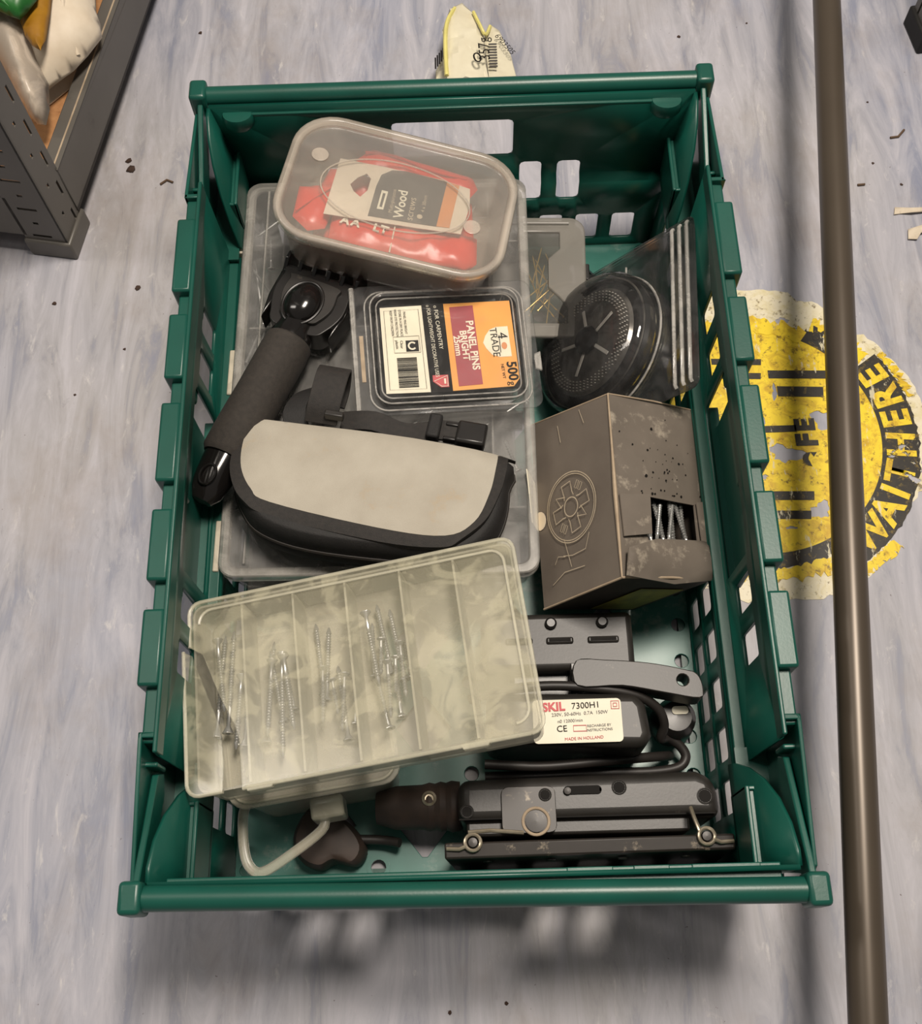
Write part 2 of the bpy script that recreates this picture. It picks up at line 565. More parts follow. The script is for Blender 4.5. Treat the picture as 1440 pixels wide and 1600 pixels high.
def sector(a0, a1, r0, r1, seed, j0=0.0, j1=0.0, n=40):
    rg = random.Random(seed)
    A_ = [R(a0 + (a1 - a0) * i / n) for i in range(n + 1)]
    w = lambda j: rg.uniform(-j, j)
    return [((r1 + w(j1)) * math.cos(a), (r1 + w(j1)) * math.sin(a)) for a in A_] + [((r0 + w(j0)) * math.cos(a), (r0 + w(j0)) * math.sin(a)) for a in A_[::-1]]
HOLES_B = [blot(0.0375, 0.1150, 0.0050, 0.0034, 51), blot(0.0470, 0.1060, 0.0040, 0.0012, 52)]
MB().plate(edge, [circ(0, 0, 0.104, 60)] + HOLES_B, lambda x, y: (x, y, 0.0002), th=0.0003).build('border', 'st_white', st)
HOLES = [(0.0235, -0.0165, 0.0120, 0.0085, 41), (0.0580, 0.0150, 0.0090, 0.0080, 42), (0.0450, -0.0690, 0.0075, 0.0075, 43), (0.0040, 0.0215, 0.0045, 0.0110, 44), (0.0189, -0.0839, 0.0040, 0.0016, 45), (0.0215, 0.0430, 0.0022, 0.0070, 46), (-0.030, -0.020, 0.010, 0.012, 47)]
bare = [blot(*b) for b in HOLES]
MB().plate(circ(0, 0, 0.1063, 72), bare, lambda x, y: (x, y, 0.0002), th=0.0004).build('disc', 'st_yellow', st)
MB().plate(sector(-62, 34, 0.1062, 0.1380, 5, 0, 0.0012, 60), [], lambda x, y: (x, y, 0.0007), th=0.0002).build('ring', 'st_black', st)
MB().plate(sector(-150, -61.5, 0.1062, 0.1200, 6, 0, 0.0030, 50), [], lambda x, y: (x, y, 0.0007), th=0.0002).build('ring', 'st_black', st)
MB().plate(sector(34.5, 62, 0.1062, 0.1180, 8, 0, 0.0035, 26), [], lambda x, y: (x, y, 0.0007), th=0.0002).build('ring', 'st_black', st)
for k, (a0, a1, r0, r1) in enumerate(((-64, -44, 0.1395, 0.1480), (35, 60, 0.1190, 0.1330), (62, 112, 0.1040, 0.1180), (-112, -66, 0.1190, 0.1310), (14, 34, 0.1385, 0.1440))):
    MB().plate(sector(a0, a1, r0, r1, 20 + k, 0.0018, 0.0042, 34), [], lambda x, y: (x, y, 0.0006 + 0.0001 * k), th=0.0002).build('flake', 'st_yellow', st)
for ch, ang in (('W', -48), ('A', -35.5), ('I', -26.6), ('T', -17.8), ('H', -5.4), ('E', 6.2), ('R', 16.6), ('E', 27), ('S', 47), ('A', 56)):
    a = R(ang)
    up = Vector((-math.cos(a), -math.sin(a)))
    rt = Vector((up.y, -up.x))
    c0 = Vector((math.cos(a), math.sin(a))) * (0.1232 if ang < 40 else 0.120)
    text_mesh(ch, 0.0330 if ang < 40 else 0.016, (lambda x, y, c0=c0, up=up, rt=rt: (c0.x + rt.x * x + up.x * y, c0.y + rt.y * x + up.y * y, 0.0012)), 'st_yellow' if ang < 40 else 'st_black', st, 'letter', 0.0012)
for k, (x0, y0, x1, y1) in enumerate(((0.018, 0.0655, 0.070, 0.0545), (0.024, 0.0495, 0.064, 0.0365), (-0.03, 0.0790, 0.014, 0.0700), (-0.03, 0.0650, 0.012, 0.0560), (-0.02, -0.0490, 0.042, -0.0600), (-0.02, -0.0665, 0.037, -0.0770))):
    MB().plate([(x0, y0 - 0.001), (x1, y0 - 0.003), (x1 - 0.001, y1), (x0, y1 + 0.002)], [], lambda x, y: (x, y, 0.0007), th=0.0002).build('stripe', 'st_black', st)
for ch, cx, cy, sz in (('e', 0.0420, -0.0225, 0.026), ('F', 0.0435, -0.0045, 0.024), ('E', 0.0435, 0.0100, 0.022), ('I', 0.0230, 0.0070, 0.036)):
    text_mesh(ch, sz, at_flat(cx, cy, 0.0010, 90), 'st_black', st, 'letter', 0.0014)

# ------------------------------------------------------------------ steel rack at the upper left
rk = thing('storage_rack', 'grey slotted steel rack with chipboard bottom shelf at the upper left', 'rack', (-0.3545, 0.2860, 0), (0, 0, -10.3))
def slots_holes():
    hs_r, hs_f = [], []
    z = 0.028
    while z < 1.55:
        hs_r.append([(0.0255, z - 0.009), (0.0285, z - 0.009), (0.0285, z + 0.009), (0.0255, z + 0.009)])
        hs_r.append([(0.0125, z + 0.016), (0.0155, z + 0.016), (0.0155, z + 0.021), (0.0125, z + 0.021)])
        hs_f.append([(-0.031, z - 0.0015), (-0.013, z - 0.0015), (-0.013, z + 0.0015), (-0.031, z + 0.0015)])
        hs_f.append([(-0.024, z + 0.017), (-0.019, z + 0.017), (-0.019, z + 0.020), (-0.024, z + 0.020)])
        z += 0.038
    return hs_r, hs_f
hr, hf = slots_holes()
MB().plate([(0, 0.004), (0.036, 0.004), (0.036, 1.6), (0, 1.6)], hr, lambda u, z: (0, u, z), th=0.002, thdir=(-1, 0, 0)).plate(
    [(-0.04, 0.004), (0, 0.004), (0, 1.6), (-0.04, 1.6)], hf, lambda u, z: (u, 0, z), th=0.002, thdir=(0, 1, 0)).build('upright', 'rack', rk)
up_ = rk.children[-1] if rk.children else [o for o in bpy.data.objects if o.parent == rk][-1]
MB().box(-0.042, 0.003, -0.003, 0.04, 0, 0.022).build('foot', 'rack', rk, bevel=0.002)
# side beam, its folded top edge and the board it carries
bm_ = MB().box(-0.003, 0.0, 0.034, 1.1, 0.026, 0.080).box(-0.016, 0.0, 0.034, 1.1, 0.0775, 0.080).box(-0.016, 0.0, 0.034, 1.1, 0.026, 0.0285)
bm_.build('side_beam', 'rack', rk, bevel=0.0012)
MB().box(-0.9, -0.036, 0.0, 0.003, 0.026, 0.080).build('front_beam', 'rack', rk, bevel=0.001)
MB().box(-0.9, -0.003, 0.005, 1.1, 0.062, 0.071).build('shelf_board', 'chip', rk, bevel=0.0008)
MB().box(-0.0045, -0.0030, 0.036, 0.40, 0.0795, 0.0812).build('board_edge', 'cardedge', rk)
for (ux, uy, sx_, sy_) in ((0.0, 1.1, 1, -1), (-0.9, 0.0, -1, 1), (-0.9, 1.1, -1, -1)):
    c_ = up_.copy()
    col.objects.link(c_)
    c_.parent = rk
    c_.location = (ux, uy, 0)
    c_.scale = (sx_, sy_, 1)
MB().box(-0.9, -0.897, 0.034, 1.07, 0.026, 0.080).build('side_beam', 'rack', rk)
MB().box(-0.87, -0.036, 1.097, 1.1, 0.026, 0.080).build('front_beam', 'rack', rk)
rk2 = thing('rack_post', 'dark steel rack foot at the right edge beyond the pole', 'rack', (0.4655, 0.5000, 0), (0, 0, 8))
hr2, hf2 = slots_holes()
MB().plate([(0, 0.004), (0.036, 0.004), (0.036, 1.6), (0, 1.6)], hr2, lambda u, z: (0, u, z), th=0.002, thdir=(1, 0, 0)).plate(
    [(0.0, 0.004), (0.04, 0.004), (0.04, 1.6), (0.0, 1.6)], [[(-a, b) for a, b in h] for h in hf2], lambda u, z: (u, 0, z), th=0.002, thdir=(0, 1, 0)).build('upright', 'rack', rk2)
MB().box(-0.003, 0.042, -0.003, 0.04, 0, 0.022).build('foot', 'dark', rk2, bevel=0.002)

# bags lying on that shelf
def crumple(outline, fn, grid, amp, seed, fq=60):
    rg = random.Random(seed)
    ph = [(rg.uniform(-1, 1), rg.uniform(-1, 1), rg.uniform(0, 6.28)) for _ in range(7)]
    def f(x, y):
        p = Vector(fn(x, y))
        d = sum(abs(math.sin(fq * (a * x + b * y) * (1 + 0.5 * i) + c)) / (1 + 0.4 * i) for i, (a, b, c) in enumerate(ph)) / 3
        return (p.x, p.y, p.z + amp * (d - 0.8))
    return MB().plate(outline, [], f, grid=grid)
def edge_dist(x, y, outline):
    dmin = 1.0
    for a, b in zip(outline, outline[1:] + outline[:1]):
        ax, ay = b[0] - a[0], b[1] - a[1]
        t = max(0, min(1, ((x - a[0]) * ax + (y - a[1]) * ay) / (ax * ax + ay * ay)))
        dmin = min(dmin, math.hypot(x - a[0] - t * ax, y - a[1] - t * ay))
    return dmin
def puffed(outline, ze, h, w, amp, seed, fq=70, grid=0.006):
    def fn(x, y):
        b = min(1.0, edge_dist(x, y, outline) / w)
        return (x, y, ze + h * math.sqrt(b * (2 - b)))
    return crumple(outline, fn, grid, amp, seed, fq)
bag = thing('paper_bag', 'crumpled white paper bag slumped on the chipboard shelf', 'bag', (-0.360, 0.465, 0.0715))
def loc_(pts, c):
    return [(x - c[0], y - c[1]) for x, y in pts]
pw = loc_([(-0.361, 0.398), (-0.350, 0.4095), (-0.340, 0.420), (-0.329, 0.436), (-0.318, 0.457), (-0.3215, 0.474), (-0.327, 0.490), (-0.333, 0.539), (-0.360, 0.640), (-0.470, 0.640), (-0.440, 0.520), (-0.400, 0.440), (-0.380, 0.410)], (-0.360, 0.465))
puffed(pw, 0.022, 0.036, 0.05, 0.0035, 2, 40, 0.004).build('front_sheet', 'paper', bag, solid=0.0012, ang=70)
MB().plate([(x * 0.9 - 0.006, y * 0.96) for x, y in pw], [], lambda x, y: (x, y, 0.0008), th=0.001).build('back_sheet', 'paper', bag)
MB().tube(smooth([(0.026, -0.035, 0.0300), (0.016, 0.0, 0.052), (0.012, 0.06, 0.056)], 5), 0.0022, 6).build('fold', 'paper', bag)
pb = thing('poly_bag', 'thin clear plastic bag with ochre print hanging beside the paper bag', 'bag', (-0.385, 0.420, 0.0715))
pc = (-0.385, 0.420)
pp_ = loc_([(-0.356, 0.356), (-0.3635, 0.357), (-0.376, 0.374), (-0.392, 0.402), (-0.412, 0.436), (-0.440, 0.470), (-0.460, 0.560), (-0.404, 0.560), (-0.388, 0.490), (-0.377, 0.458), (-0.364, 0.435), (-0.3575, 0.394), (-0.3545, 0.372)], pc)
puffed(pp_, 0.0265, 0.040, 0.03, 0.005, 8, 50, 0.004).build('sheet', 'poly', pb, solid=0.0006, ang=70)
MB().plate([(x * 0.6 - 0.008, y * 0.6 + 0.02) for x, y in pp_], [], lambda x, y: (x, y, 0.0006), th=0.0008).build('under_sheet', 'poly', pb)
po_ = loc_([(-0.375, 0.440), (-0.368, 0.421), (-0.3605, 0.410), (-0.353, 0.404), (-0.350, 0.417), (-0.350, 0.445), (-0.351, 0.477), (-0.353, 0.520), (-0.378, 0.520), (-0.375, 0.463)], pc)
puffed(po_, 0.062, 0.008, 0.012, 0.002, 9, 60, 0.004).build('ochre_panel', 'ochre', pb, solid=0.0008)
gb = thing('green_bag', 'small green plastic bag corner at the very upper left', 'bag', (-0.385, 0.450, 0.138))
gp_ = loc_([(-0.420, 0.440), (-0.389, 0.437), (-0.377, 0.430), (-0.368, 0.426), (-0.362, 0.435), (-0.356, 0.447), (-0.356, 0.500), (-0.430, 0.500)], (-0.385, 0.450))
puffed(gp_, 0.010, 0.012, 0.012, 0.004, 12, 90, 0.004).build('sheet', 'leafgreen', gb, solid=0.001)
MB().tube(smooth([(-0.030, 0.020, 0.020), (-0.008, -0.002, 0.024), (0.014, -0.020, 0.014)], 5), 0.0018, 6).build('seam', 'leafgreen', gb)

# ------------------------------------------------------------------ tube rail crossing over the floor on the right
PO = [(0.3328, 0.4459, 0.12), (0.2347, -0.3748, 0.12)]
dv = Vector(PO[0]) - Vector(PO[1])
far, near = Vector(PO[0]) + dv * 0.55, Vector(PO[1]) - dv * 0.45
path = [(far.x, far.y, 0.0), (far.x, far.y, 0.08)] + [tuple(far + Vector((-dv.x * k, -dv.y * k, 0)) + Vector((0, 0, z))) for k, z in ((0.01, -0.018), (0.04, -0.003), (0.07, 0))]
path += [tuple(near + dv * 0.07), tuple(near + dv * 0.04 - Vector((0, 0, 0.003))), tuple(near + dv * 0.01 - Vector((0, 0, 0.018))), (near.x, near.y, 0.08), (near.x, near.y, 0.0)]
pl = MB().tube(path, 0.0118, 24).build('tube_rail', 'pole')
tag(pl, 'long dark bronze metal tube crossing above the floor beside the crate', 'pole')

# ------------------------------------------------------------------ green bale-arm crate
cr_ = thing('crate', 'green plastic bale arm crate full of tools on the floor', 'crate')
def prof(z, long_):
    tab = [(0.0, 0.176), (0.092, 0.1795), (0.0965, 0.1875), (0.19, 0.1905)] if long_ else [(0.0, 0.276), (0.092, 0.2795), (0.0965, 0.2865), (0.19, 0.289)]
    for (a, p), (b, q) in zip(tab, tab[1:]):
        if z <= b:
            return p + (q - p) * (z - a) / (b - a)
    return tab[-1][1]
def rr(x0, x1, z0, z1, r=0.003):
    return [((x0 + x1) / 2 + a, (z0 + z1) / 2 + b) for a, b in rrect(x1 - x0, z1 - z0, r, 2)]
long_out = [(-0.276, 0.003), (0.276, 0.003), (0.276, 0.0945), (0.213, 0.0945), (0.213, 0.18), (-0.213, 0.18), (-0.213, 0.0945), (-0.276, 0.0945)]
lh = []
k = -0.232
while k < 0.24:
    lh.append(rr(k - 0.0115, k + 0.0115, 0.016, 0.044))
    lh.append(rr(k - 0.0115, k + 0.0115, 0.053, 0.083))
    k += 0.036
for y in (0.112, 0.0765, -0.108, -0.144):
    lh.append(rr(y - 0.0115, y + 0.0115, 0.123, 0.160))
lh.append(rr(-0.086, 0.054, 0.101, 0.164, 0.005))
folds = [((-0.28, 0.092), (0.28, 0.092)), ((-0.22, 0.0965), (0.22, 0.0965))]
for sx, side in ((1, 'right'), (-1, 'left')):
    MB().plate(long_out, lh, lambda u, z, sx=sx: (sx * prof(z, True), u, z), folds).build('side_wall', 'green', cr_, solid=0.0028, ang=4)
    # recessed grip panel, its roof and end cheeks
    MB().box(*sorted((sx * 0.1945, sx * 0.1970)), -0.088, 0.040, 0.099, 0.166).box(*sorted((sx * 0.1885, sx * 0.197)), -0.088, 0.056, 0.097, 0.100).box(
        *sorted((sx * 0.1885, sx * 0.197)), -0.090, -0.087, 0.099, 0.166).box(*sorted((sx * 0.1905, sx * 0.197)), -0.088, 0.056, 0.165, 0.168).build('grip_recess', 'green', cr_, bevel=0.0008)
    # rim rail and the castellated blocks on it
    MB().box(*sorted((sx * 0.1890, sx * 0.2005)), -0.206, 0.206, 0.160, 0.1825).build('rim_rail', 'green', cr_, bevel=0.0014)
    MB().box(*sorted((sx * 0.1885, sx * 0.1915)), -0.213, 0.213, 0.174, 0.1895).build('rim_lip', 'green', cr_, bevel=0.001)
    for (y0, y1) in ((0.179, 0.116), (0.097, 0.045), (0.026, -0.033), (-0.053, -0.103), (-0.122, -0.172)):
        MB().box(*sorted((sx * 0.1905, sx * 0.2045)), y1, y0, 0.148, 0.190).build('rim_block', 'green', cr_, bevel=0.002)
    for z in (0.0955,):
        MB().box(*sorted((sx * 0.179, sx * 0.1885)), -0.21, 0.21, 0.0945, 0.0972).build('ledge', 'green', cr_, bevel=0.0008)
    for sy in (1, -1):
        # curved inner cheek, outer skin and pivot of the arm slot at this corner
        ck = [(0.214, 0.094), (0.288, 0.094), (0.288, 0.184), (0.279, 0.184), (0.263, 0.178), (0.247, 0.166), (0.232, 0.147), (0.222, 0.127), (0.215, 0.105)]
        MB().plate(ck, [], lambda u, z, sx=sx, sy=sy: (sx * (0.1815 + (z - 0.132) * 0.16), sy * u, z)).build('corner_cheek', 'green', cr_, solid=0.0026, ang=30)
        sk = [(0.200, 0.10), (0.285, 0.10), (0.292, 0.168), (0.288, 0.178), (0.205, 0.187), (0.200, 0.187)]
        MB().plate(sk, [rr(0.262, 0.274, 0.135, 0.150)], lambda u, z, sx=sx, sy=sy: (sx * 0.2015, sy * u, z), th=0.0026, thdir=(-sx, 0, 0)).box(
            *sorted((sx * 0.190, sx * 0.2015)), *sorted((sy * 0.200, sy * 0.2035)), 0.12, 0.187).build('corner_skin', 'green', cr_, bevel=0.0007)
        MB().box(*sorted((sx * 0.1915, sx * 0.2)), *sorted((sy * 0.216, sy * 0.219)), 0.155, 0.175).build('pivot_pin', 'green', cr_, bevel=0.001)
        MB().box(*sorted((sx * 0.1745, sx * 0.1775)), *sorted((sy * 0.234, sy * 0.289)), 0.090, 0.1350).box(
            *sorted((sx * 0.1745, sx * 0.1820)), *sorted((sy * 0.234, sy * 0.237)), 0.092, 0.1340).build('corner_ledge', 'green', cr_, bevel=0.0009)
        MB().box(*sorted((sx * 0.1776, sx * 0.1850)), *sorted((sy * 0.237, sy * 0.289)), 0.1290, 0.1315).build('ledge_floor', 'green', cr_)
        MB().box(*sorted((sx * 0.1780, sx * 0.2005)), *sorted((sy * 0.204, sy * 0.288)), 0.1000, 0.1025).build('slot_floor', 'green', cr_)
end_out = [(-0.1755, 0.003), (0.1755, 0.003), (0.1885, 0.0970), (0.1895, 0.185), (-0.1895, 0.185), (-0.1885, 0.0970)]
eh = [rr(-0.049, 0.049, 0.120, 0.1615, 0.004)]
for s in (1, -1):
    for a, b in ((0.055, 0.0735), (0.0865, 0.106)):
        eh.append(rr(*sorted((s * a, s * b)), 0.072, 0.1125, 0.004))
    for a in (0.020, 0.052, 0.084, 0.116, 0.148):
        eh.append(rr(s * a - 0.010, s * a + 0.010, 0.018, 0.052, 0.003))
ef = [((-0.19, 0.092), (0.19, 0.092)), ((-0.19, 0.0965), (0.19, 0.0965))]
for sy in (1, -1):
    MB().plate(end_out, eh, lambda u, z, sy=sy: (u, sy * prof(z, False), z), ef).build('end_wall', 'green', cr_, solid=0.0028, ang=4)
    fr = MB().box(-0.180, 0.180, *sorted((sy * 0.2850, sy * 0.2985)), 0.1755, 0.1785)
    fr.box(-0.180, 0.180, *sorted((sy * 0.2960, sy * 0.2985)), 0.158, 0.1785)
    fr.build('end_rim', 'green', cr_, bevel=0.0008)
    for x in ((-0.168, 0.168) if sy > 0 else ()):
        MB().lathe([(0, 0.1655), (0.0085, 0.1660), (0.0105, 0.169), (0.0108, 0.1765), (0.0098, 0.1792), (0, 0.1795)], 20, mtx((x, sy * 0.2855, 0)), sx=1.15, sy=0.85).build('rim_boss', 'green', cr_)
    if sy < 0:
        for x0, x1 in ((0.055, 0.082), (0.094, 0.115), (0.128, 0.168)):
            MB().box(x0, x1, -0.2905, -0.2850, 0.178, 0.1795).build('rim_rib', 'green', cr_, bevel=0.0006)
# base sheet with drain holes and diamonds
bh = []
y = -0.2655
while y < 0.27:
    for sx in (-1, 1):
        if abs(abs(y) - 0.2655) < 0.02 or abs(y) < 0.235:
            bh.append(circ(sx * 0.1665, y, 0.0055, 14))
    y += 0.02950
for s in (-1, 1):
    for x in (-0.070, 0.070):
        bh.append(circ(x, s * 0.2665, 0.0056, 14))
for x in (-0.108, -0.036, 0.036, 0.108):
    for y in (-0.236, -0.165, -0.094, 0.094, 0.165, 0.236):
        bh.append([(x + 0.021, y), (x + 0.002, y + 0.024), (x - 0.002, y + 0.024), (x - 0.021, y), (x - 0.002, y - 0.024), (x + 0.002, y - 0.024)])
for x in (-0.072, 0.0, 0.072):
    for y in (-0.2005, -0.13, -0.04, 0.04, 0.13, 0.2005):
        bh.append(circ(x, y, 0.0055, 14))
MB().plate(rrect(0.354, 0.554, 0.006, 3), bh, lambda x, y: (x, y, 0.0055), th=0.003).build('base', 'green_base', cr_, bevel=0.0004)
MB().plate(rrect(0.352, 0.552, 0.006, 3), [rrect(0.334, 0.534, 0.006, 3)], lambda x, y: (x, y, 0.0), th=0.006).build('base_ring', 'green', cr_)
for s in (-1, 1):
    for x in (-0.1665, -0.070, 0.070, 0.1665):
        MB().plate(circ(x, s * 0.2665, 0.0085, 16), [circ(x, s * 0.2665, 0.0056, 14)], lambda x, y: (x, y, 0.008), th=0.0014).build('hole_collar', 'green_base', cr_)
# the two swing-over bale arms
for sy in (1, -1):
    yl, yr = (0.2985, 0.2985) if sy > 0 else (-0.2965, -0.3015)
    ba = MB().tube([(-0.196, yl, 0.185), (-0.1, yl * 0.75 + yr * 0.25, 0.185), (0, (yl + yr) / 2, 0.185), (0.1, yl * 0.25 + yr * 0.75, 0.185), (0.196, yr, 0.185)], 0.0074, 18).build('bale_arm', 'green', cr_)
    for sx, ye in ((-1, yl), (1, yr)):
        MB().box(*sorted((sx * 0.1900, sx * 0.2035)), ye - 0.0095, ye + 0.0095, 0.171, 0.1945).build('end_block', 'green', ba, bevel=0.003, seg=3)
        arm = [(sy * 0.219, 0.150), (sy * 0.232, 0.145), (sy * 0.290, 0.166), (sy * 0.300, 0.176), (sy * 0.296, 0.188), (sy * 0.286, 0.186), (sy * 0.222, 0.164)]
        MB().plate(arm, [], lambda u, z, sx=sx: (sx * 0.1935, u, z), th=0.0042, thdir=(sx, 0, 0)).build('side_arm', 'green', ba, bevel=0.001)

# ------------------------------------------------------------------ screws and nails
def screw_mesh(name, L, r, mat, head='csk', turns=None):
    n = turns or max(8, int(L * 0.72 / 0.0022))
    pr = [(0, 0), (r * 0.35, L * 0.02), (r * 0.8, L * 0.07)]
    z = L * 0.08
    st_ = L * 0.66 / n
    for i in range(n):
        pr += [(r, z + st_ * 0.35), (r * 0.66, z + st_ * 0.9)]
        z += st_
    pr += [(r * 0.72, L * 0.76), (r * 0.72, L * 0.93), (r * 2.0, L - 0.0006), (r * 2.0, L), (r * 0.9, L), (r * 0.8, L - 0.001), (0, L - 0.001)]
    me_o = MB().lathe([(a, b - L / 2) for a, b in pr], 9, mtx((0, 0, 0), (90, 0, 0))).build(name, mat)
    return me_o
def nail_mesh(name, L, r, mat):
    return MB().lathe([(0, -L / 2), (r, -L / 2 + 0.003), (r, L / 2 - 0.0008), (r * 2.1, L / 2 - 0.0008), (r * 2.1, L / 2), (0, L / 2)], 7, mtx((0, 0, 0), (90, 0, 0))).build(name, mat)
proto = {}
def put(kind, mat4, label, cat, group, scale=1.0):
    """place one screw or nail: the first use of a kind is the prototype itself"""
    key = kind
    if key not in proto:
        nm, args = kinds[kind]
        o = (screw_mesh if 'screw' in nm else nail_mesh)(nm, *args)
        proto[key] = o
    else:
        o = proto[key].copy()
        col.objects.link(o)
    o.matrix_world = mat4
    return tag(o, label, cat, group)
kinds = {'long': ('wood_screw', (0.078, 0.0021, 'zinc')), 'org': ('wood_screw', (0.056, 0.0021, 'zinc')), 'mid': ('wood_screw', (0.042, 0.0019, 'zinc')), 'stub': ('wood_screw', (0.027, 0.0017, 'zinc')),
         'pin': ('wire_nail', (0.040, 0.0006, 'brass')), 'nail': ('wire_nail', (0.045, 0.0011, 'zinc'))}

# ------------------------------------------------------------------ organiser builder
def tray_mb(w, d, h, t, r, taper=0.0):
    a, b = rrect(w, d, r), rrect(w - taper * 2, d - taper * 2, r)
    ai, bi = rrect(w - 2 * t, d - 2 * t, max(r - t, 0.0008)), rrect(w - taper * 2 - 2 * t, d - taper * 2 - 2 * t, max(r - t, 0.0008))
    L = [[(x, y, 0) for x, y in b], [(x, y, h) for x, y in a], [(x, y, h) for x, y in ai], [(x, y, t) for x, y in bi]]
    return MB().loft(L)

# lower case: the one everything else lies on (mostly hidden), built first so that the big case has a seat
lc = thing('lower_case', 'cloudy plastic case lying on the crate floor under the big clear case', 'case', (-0.062, 0.075, 0.0085), (0, 0, 0))
tray_mb(0.205, 0.300, 0.046, 0.002, 0.010, 0.004).build('tray', 'casecl', lc)
MB().plate(rrect(0.209, 0.304, 0.012), [], lambda x, y: (x, y, 0.046), th=0.003).build('lid', 'caserim', lc, bevel=0.0008)
MB().box(-0.098, -0.066, -0.1525, -0.150, 0.004, 0.030).build('front_latch', 'latch', lc, bevel=0.001)
MB().box(-0.058, -0.004, -0.148, -0.140, 0.003, 0.036).build('wooden_strip', 'chip', lc, bevel=0.001)

# ---- big clear case under the tub, blister pack and pouch
CA = (-0.0600, 0.1030, 0.0585)
ca = thing('organiser_case', 'large clear organiser case under the tub, the tool and the pouch', 'case', CA, (0, 0, -0.9))
CW, CD, CH = 0.234, 0.352, 0.0445
tray_mb(CW - 0.006, CD - 0.006, CH - 0.008, 0.0018, 0.010, 0.003).build('tray', 'casecl', ca)
lo = [[(x, y, CH - 0.010) for x, y in rrect(CW, CD, 0.012)], [(x, y, CH - 0.001) for x, y in rrect(CW, CD, 0.012)], [(x, y, CH) for x, y in rrect(CW - 0.002, CD - 0.002, 0.011)],
      [(x, y, CH) for x, y in rrect(CW - 0.013, CD - 0.013, 0.008)], [(x, y, CH - 0.0022) for x, y in rrect(CW - 0.016, CD - 0.016, 0.007)], [(x, y, CH - 0.0036) for x, y in rrect(CW - 0.016, CD - 0.016, 0.007)],
      [(x, y, CH - 0.0036) for x, y in rrect(CW - 0.004, CD - 0.004, 0.010)], [(x, y, CH - 0.010) for x, y in rrect(CW - 0.003, CD - 0.003, 0.010)]]
lid = MB().loft(lo + [lo[0]], False, False).build('lid_frame', 'caserim', ca, ang=30)
MB().plate(rrect(CW - 0.015, CD - 0.015, 0.007), [], lambda x, y: (x, y, CH - 0.0036), th=0.0014).build('lid_panel', 'casecl', lid)
for x in (-0.085, -0.045, 0.0, 0.045, 0.085):
    MB().box(x - 0.0007, x + 0.0007, -CD / 2 + 0.008, CD / 2 - 0.008, 0.002, CH - 0.010).build('divider', 'caserim', ca)
for y in (-0.12, -0.04, 0.04, 0.12):
    MB().box(-CW / 2 + 0.008, CW / 2 - 0.008, y - 0.0007, y + 0.0007, 0.002, CH - 0.011).build('divider', 'caserim', ca)
MB().tube([(-0.098, -CD / 2 + 0.01, CH + 0.0002), (-0.098, CD / 2 - 0.01, CH + 0.0002)], 0.0011, 6).build('lid_rib', 'caserim', lid)
for y in (0.128, -0.004, -0.150):
    lt = MB().prism([(-0.0045, -0.020), (0.0, -0.020), (0.0, 0.020), (-0.0045, 0.020)], 0, 0.030, mtx((-CW / 2 - 0.0002, y, CH - 0.034))).box(
        -0.006, -0.004, -0.017, 0.017, 0.001, 0.010, mtx((-CW / 2, y, CH - 0.034)))
    lt.build('latch', 'latch', ca, bevel=0.0014)
cam4 = mtx(CA, (0, 0, -0.9))
rg = random.Random(5)
for k in range(46):
    cx = rg.choice((-0.108, -0.104, -0.098, -0.092, -0.066, -0.06, -0.02, 0.02, 0.066, 0.1))
    cy = rg.uniform(-0.150, 0.155)
    if abs(cy % 0.08 - 0.04) < 0.004:
        cy += 0.01
    put('nail' if k % 2 else 'stub', cam4 @ mtx((cx + rg.uniform(-.003, .003), cy, 0.010 + rg.uniform(0, 0.018)), (rg.uniform(-12, 12), 0, rg.uniform(-70, 70))),
        'loose steel nail lying inside the large clear organiser case' if k % 2 else 'short zinc screw lying inside the large clear organiser case', 'nail' if k % 2 else 'screw', 'nails inside the large clear case' if k % 2 else 'short screws inside the large clear case')

# ---- grey-lidded organiser with brassy nails, beside the big case
GB = (0.0415, 0.2085, 0.0085)
gb_ = thing('nail_case', 'small grey lidded organiser holding brassy nails beside the large clear case', 'case', GB, (0, 0, -2.5))
GW, GD, GH = 0.136, 0.120, 0.053
tray_mb(GW - 0.004, GD - 0.004, GH - 0.006, 0.0018, 0.012, 0.003).build('tray', 'smoke', gb_)
win1 = [(0.012, 0.045), (0.046, 0.045), (0.046, 0.028), (0.036, 0.018), (0.036, -0.012), (0.044, -0.020), (0.052, -0.030), (0.052, -0.047), (0.012, -0.047)]
win2 = [(-x, y) for x, y in win1][::-1]
fr = MB().plate(rrect(GW, GD, 0.014), [win1, win2], lambda x, y: (x, y, GH - 0.004), th=0.004).build('lid_frame', 'smokesolid', gb_, bevel=0.001)
for wn in (win1, win2):
    MB().plate(wn, [], lambda x, y: (x, y, GH - 0.003), th=0.001).build('lid_window', 'smoke', fr)
MB().tube([(-0.05, 0.0535, GH + 0.0006), (0.054, 0.0535, GH + 0.0006)], 0.0016, 8).build('lid_ridge', 'smokesolid', fr)
MB().box(GW / 2 - 0.001, GW / 2 + 0.003, -0.003, 0.013, GH - 0.022, GH - 0.001).build('latch', 'black', gb_, bevel=0.001)
gm = mtx(GB, (0, 0, -2.5))
for k in range(16):
    put('pin', gm @ mtx((rg.uniform(0.020, 0.042), rg.uniform(-0.03, 0.02), GH - 0.012 + rg.uniform(-0.005, 0.004)), (rg.uniform(-6, 6), 0, rg.uniform(-60, 40))),
        'thin brassy nail seen through the grey organiser lid', 'nail', 'brassy nails in the grey lidded organiser')

